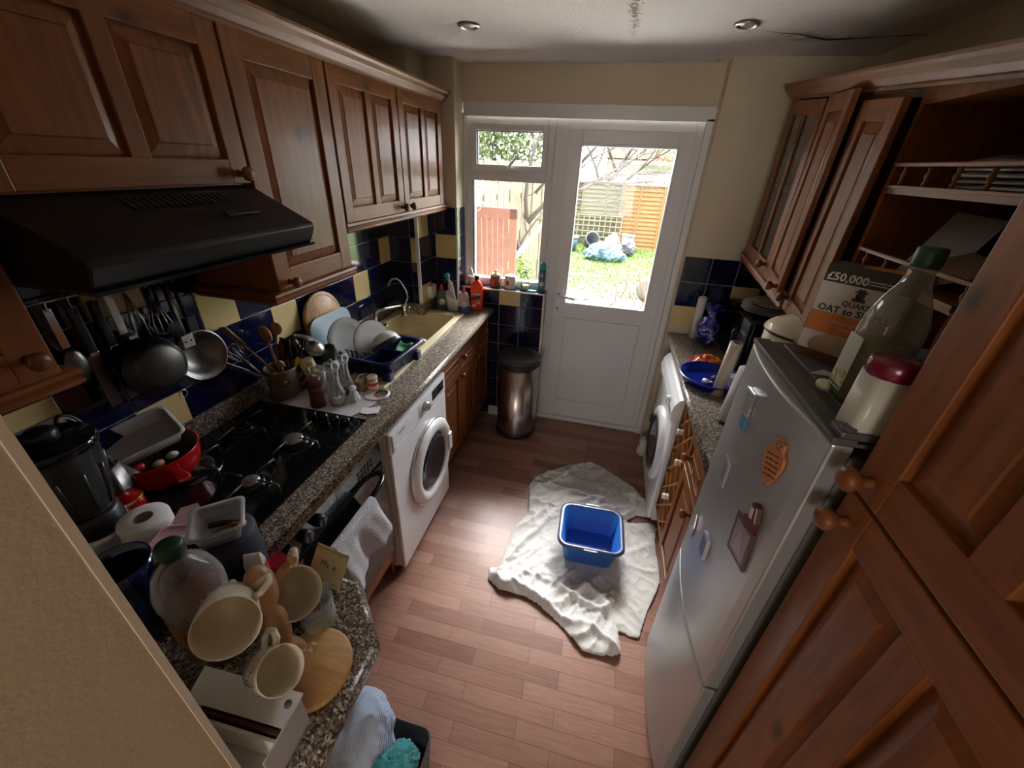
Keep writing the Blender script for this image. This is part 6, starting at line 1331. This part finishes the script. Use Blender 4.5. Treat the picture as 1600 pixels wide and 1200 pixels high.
# trees
bark = M('bark', (.06, .048, .04), .9)
def tree(name, label, base, segs, mat=bark, twig=3, seed=1, cat='tree'):
    rn = random.Random(seed); t = thing(name, label, cat, base); b = B(); b2 = B()
    def grow(p, d, L, r, lev, bb):
        n = 5; pts = [p]; rs = [r]
        for i in range(n):
            d = (d+Vector((rn.gauss(0, .13), rn.gauss(0, .13), rn.gauss(0, .10)-(.05 if lev > 1 else 0)))).normalized(); p = p+d*L/n; pts.append(p); rs.append(r*(1-.62*(i+1)/n))
        bb.tube(pts, rs, 5 if lev else 8)
        if lev < twig:
            for k in range(4 if lev < 2 else 3):
                i = rn.randint(2, n); e = (d+Vector((rn.gauss(0, .6), rn.gauss(0, .6), rn.gauss(0, .45)))).normalized(); grow(pts[i], e, L*rn.uniform(.5, .75), rs[i]*.7, lev+1, b2)
    for p, d, L, r in segs: grow(Vector(p), Vector(d).normalized(), L, r, 0, b)
    put('trunk', b, mat, t, weld=False); put('branches', b2, mat, t, weld=False); return t
tree('bare_tree', 'bare tree by the side fence, its branches reaching across the door glass', (.12, 6.9, GZ), [((0, 0, 0), (-.12, 0, 1), 1.3, .055), ((-.10, .0, 1.15), (.65, -.1, .9), 1.5, .038), ((-.12, 0, 1.2), (-.3, .1, 1), 1.6, .036), ((.15, 0, 1.45), (1, .1, .28), 1.7, .028), ((.0, .0, 1.6), (.9, -.2, .9), 1.6, .025), ((.35, .0, 1.75), (1, 0, .12), 1.4, .02)], seed=11, twig=4)
tree('bare_tree', 'bare tree standing farther back, behind the old fence panel', (1.3, 13.6, GZ), [((0, 0, 0), (.05, 0, 1), 2.6, .08), ((0, 0, 2.0), (.6, 0, .8), 2, .05), ((0, 0, 1.8), (-.6, 0, .8), 2, .05), ((0, 0, 1.5), (.9, 0, .5), 2, .04)], seed=5, twig=3)
def foliage(name, label, c, s, n, mat, seed, lf=.05, cat='shrub', twigs=True):
    rn = random.Random(seed); t = thing(name, label, cat, (c[0], c[1], GZ)); b = B(); rz_ = c[2]-GZ
    for k in range(n):
        v = Vector((rn.gauss(0, 1), rn.gauss(0, 1), rn.gauss(0, 1))).normalized()*rn.random()**.4; p = Vector((v.x*s[0], v.y*s[1], rz_+v.z*s[2]))
        if p.z < 0: continue
        a = Vector((rn.gauss(0, 1), rn.gauss(0, 1), rn.gauss(0, 1))).normalized()*lf; e = a.cross(Vector((rn.gauss(0, 1), rn.gauss(0, 1), rn.gauss(0, 1)))).normalized()*lf*.45
        b.f([p-a, p+e, p+a, p-e])
    put('leaves', b, mat, t, weld=False)
    if twigs:
        b = B()
        for k in range(14):
            v = Vector((rn.gauss(0, .5)*s[0], rn.gauss(0, .5)*s[1], rz_+rn.random()*s[2]*.8)); b.tube([(0, 0, 0), (v.x*.4, v.y*.4, v.z*.6), v], [.02, .012, .005], 5)
        put('stems', b, bark, t, weld=False)
    return t
foliage('garden_shrub', 'small bright green shrub at the foot of the side fence', (.02, 6.3, .30), (.26, .25, .30), 900, M('leaf_bright', (.12, .19, .035), .7), 4, .03)
foliage('evergreen_tree', 'tall leafy evergreen beyond the side fence, filling the top window pane', (-1.3, 9.6, 3.1), (1.9, 1.2, 1.7), 9000, M('leaf_pale', (.15, .19, .085), .7), 8, .07, 'tree')
foliage('evergreen_tree', 'pale leafy tree far behind the shed at the right', (4.2, 19, 3.2), (2.2, 1.5, 2.0), 2500, M('leaf_dull', (.36, .36, .24), .8), 9, .12, 'tree')
# folded garden table standing on end
redw = M('red_wood', (.095, .035, .022), .6)
t = thing('garden_table', 'folded reddish slatted garden table standing on end outside the window', 'table', (.27, 4.1, GZ), (math.radians(3), 0, math.radians(-4)))
b = B(); w, h = .225, 1.62
put('frame', B().box(-w, w, -.015, .015, h-.10, h, .006).box(-w, -w+.03, -.015, .015, 0, h, .004).box(w-.075, w, -.015, .015, 0, h, .006).box(-w, w, -.012, .012, .74, .82, .003), redw, t)
for k in range(6): put('slat', B().box(-w+.035+.056*k, -w+.083+.056*k, -.008, .008, .02, h-.09, .003), redw, t)
solo('glass_jar_lantern', B().lathe([(.035, 0), (.04, .02), (.04, .09), (.03, .10), (.03, .12), (.001, .12)], 20), M('amber', (.7, .33, .04), .3), 'amber jar outside in front of the red table', 'jar', (.40, 3.55, .885)) if 0 else None
solo('wooden_plank', bx(-.03, .03, -.015, .015, 0, 1.55), M('plank_pale', (.28, .23, .13), .8), 'pale wooden plank leaning diagonally against the side fence', 'plank', (-.15, 5.45, .33), (0, math.radians(38), math.radians(8)))
b = B()
def scroll(cx, cz, r, s=1):
    return [(cx+s*r*(1-.05*k)*math.cos(k*.55), 0, cz+r*(1-.05*k)*math.sin(k*.55)) for k in range(18)]
b.tube(scroll(0, 0, .065), .006, 6).tube(scroll(0, -.15, .065), .006, 6).tube([(-.08, 0, -.9), (-.08, 0, .2)], .008, 6); b.tube([(-.08, 0, -.9), (-.08, 0, -1.78)], .010, 6)
solo('iron_trellis', b, M('iron', (.10, .10, .10), .6), 'scrolled iron plant support at the left edge of the window', 'trellis', (.145, 3.85, 1.63))
# pots, trellis, tarp, wire stand, stone
for i, (x, y, r, h, c, tip, lab) in enumerate(((.35, 11.3, .20, .36, (.05, .12, .16), 0, 'dark teal plant pot standing at the left of the heap'), (.78, 11.55, .19, .34, (.06, .065, .075), 1.1, 'black plant pot lying on its side in the heap'), (1.02, 10.95, .13, .2, (.22, .07, .04), 1.3, 'small terracotta pot tipped over on the grass edge'), (1.80, 11.95, .17, .42, (.25, .27, .30), .1, 'grey bucket beside the trellis'), (1.28, 11.6, .20, .3, (.45, .46, .48), 1.2, 'pale grey pot lying on the heap'))):
    t = thing('plant_pot', lab, 'plant pot', (x, y, GZ+(.18 if tip > .5 else 0)), (tip, 0, .5*i)); put('vessel', shell(B(), [(r*.7, 0), (r, h)], .012, 20), M('pot_%d' % i, c, .5), t); put('rim', B().lathe([(r, h-.04), (r*1.08, h-.04), (r*1.08, h), (r, h)], 20, cap0=False, cap1=False), M('pot_%d' % i, c, .5), t)
b = B()
for k in range(11): b.box(-.75+.15*k, -.725+.15*k, -.01, .01, 0, .60)
for k in range(5): b.box(-.76, .78, -.022, -.008, .02+.14*k, .045+.14*k)
solo('wooden_trellis', b, M('trellis_pale', (.27, .24, .17), .8), 'square wooden trellis leaning against the old fence', 'trellis', (.85, 12.25, .08), (math.radians(-8), 0, 0))
tp, nt = PM('tarp_blue', (.2, .3, .4), .4); nt.l(nt.ramp(nt.noise(nt.coord(), 7, 4), [(.40, (.05, .11, .17)), (.5, (.12, .21, .28)), (.62, (.28, .34, .37))]), nt.b.inputs['Base Color'])
lump('tarpaulin', 'pale blue patterned tarpaulin bundle lying on the lawn', 'tarpaulin', tp, (1.28, 10.4, GZ+.16), (.50, .34, .28), 2.4)
lump('refuse_sack', 'black and white sack on top of the heap behind the tarpaulin', 'sack', M('sack', (.10, .10, .12), .35), (1.83, 11.2, GZ+.18), (.20, .18, .25), 7.7)
solo('wooden_plank', bx(-.45, .45, -.05, .05, 0, .03), wsh, 'whitish plank lying on the grass near the path', 'plank', (.85, 8.55, GZ), (0, 0, .05))
solo('paving_slab', bx(-.30, .30, -.22, .22, 0, .05, bev=.01), M('slab', (.22, .21, .19), .9), 'pale paving slab lying under the bent wire stand', 'slab', (1.72, 6.75, GZ), (0, 0, -.15))
solo('paving_slab', bx(-.2, .2, -.16, .16, 0, .04, bev=.01), M('slab', (.22, .21, .19), .9), 'small pale slab at the left side of the door glass', 'slab', (.75, 6.9, GZ), (0, 0, .2))
def wires():
    P = [(1.50, 6.55, GZ+.01), (1.60, 6.5, GZ+.10), (1.58, 6.5, GZ+.45), (1.63, 6.5, GZ+.53), (1.70, 6.5, GZ+.50), (1.80, 6.55, GZ+.28), (1.92, 6.6, GZ+.06), (2.0, 6.6, GZ+.04), (2.06, 6.6, GZ+.14), (2.14, 6.6, GZ+.19), (2.22, 6.6, GZ+.16)]
    Q = [(1.66, 6.95, GZ+.02), (1.74, 6.95, GZ+.18), (1.76, 6.95, GZ+.52), (1.80, 6.95, GZ+.61), (1.87, 6.95, GZ+.58), (1.98, 6.95, GZ+.32), (2.06, 6.95, GZ+.05)]
    return B().tube(P, .011, 8).tube(Q, .011, 8).tube([(1.50, 6.55, GZ+.01), (1.68, 6.95, GZ+.01)], .011, 8)
solo('wire_stand', wires(), M('rust_wire', (.16, .10, .07), .6), 'bent rusty wire stand outside the door glass', 'wire stand')
t = thing('stone_wheel', 'round pale stone with a hollow centre standing beside the wire stand', 'stone', (2.16, 7.1, GZ+.22), (math.radians(80), 0, .1)); put('stone', B().lathe([(.06, -.04), (.20, -.05), (.235, -.02), (.235, .02), (.20, .05), (.09, .04), (.06, .02)], 36, cap0=True, cap1=True), M('stone_grey', (.13, .12, .10), .9), t)
solo('climbing_plant', B().tube([(0, 0, 0), (.02, 0, .4), (-.05, 0, .8), (.04, 0, 1.2), (0, 0, 1.55)], .012, 6), bark, 'dry climbing stem against the orange fence', 'plant', (2.75, 12.3, GZ))
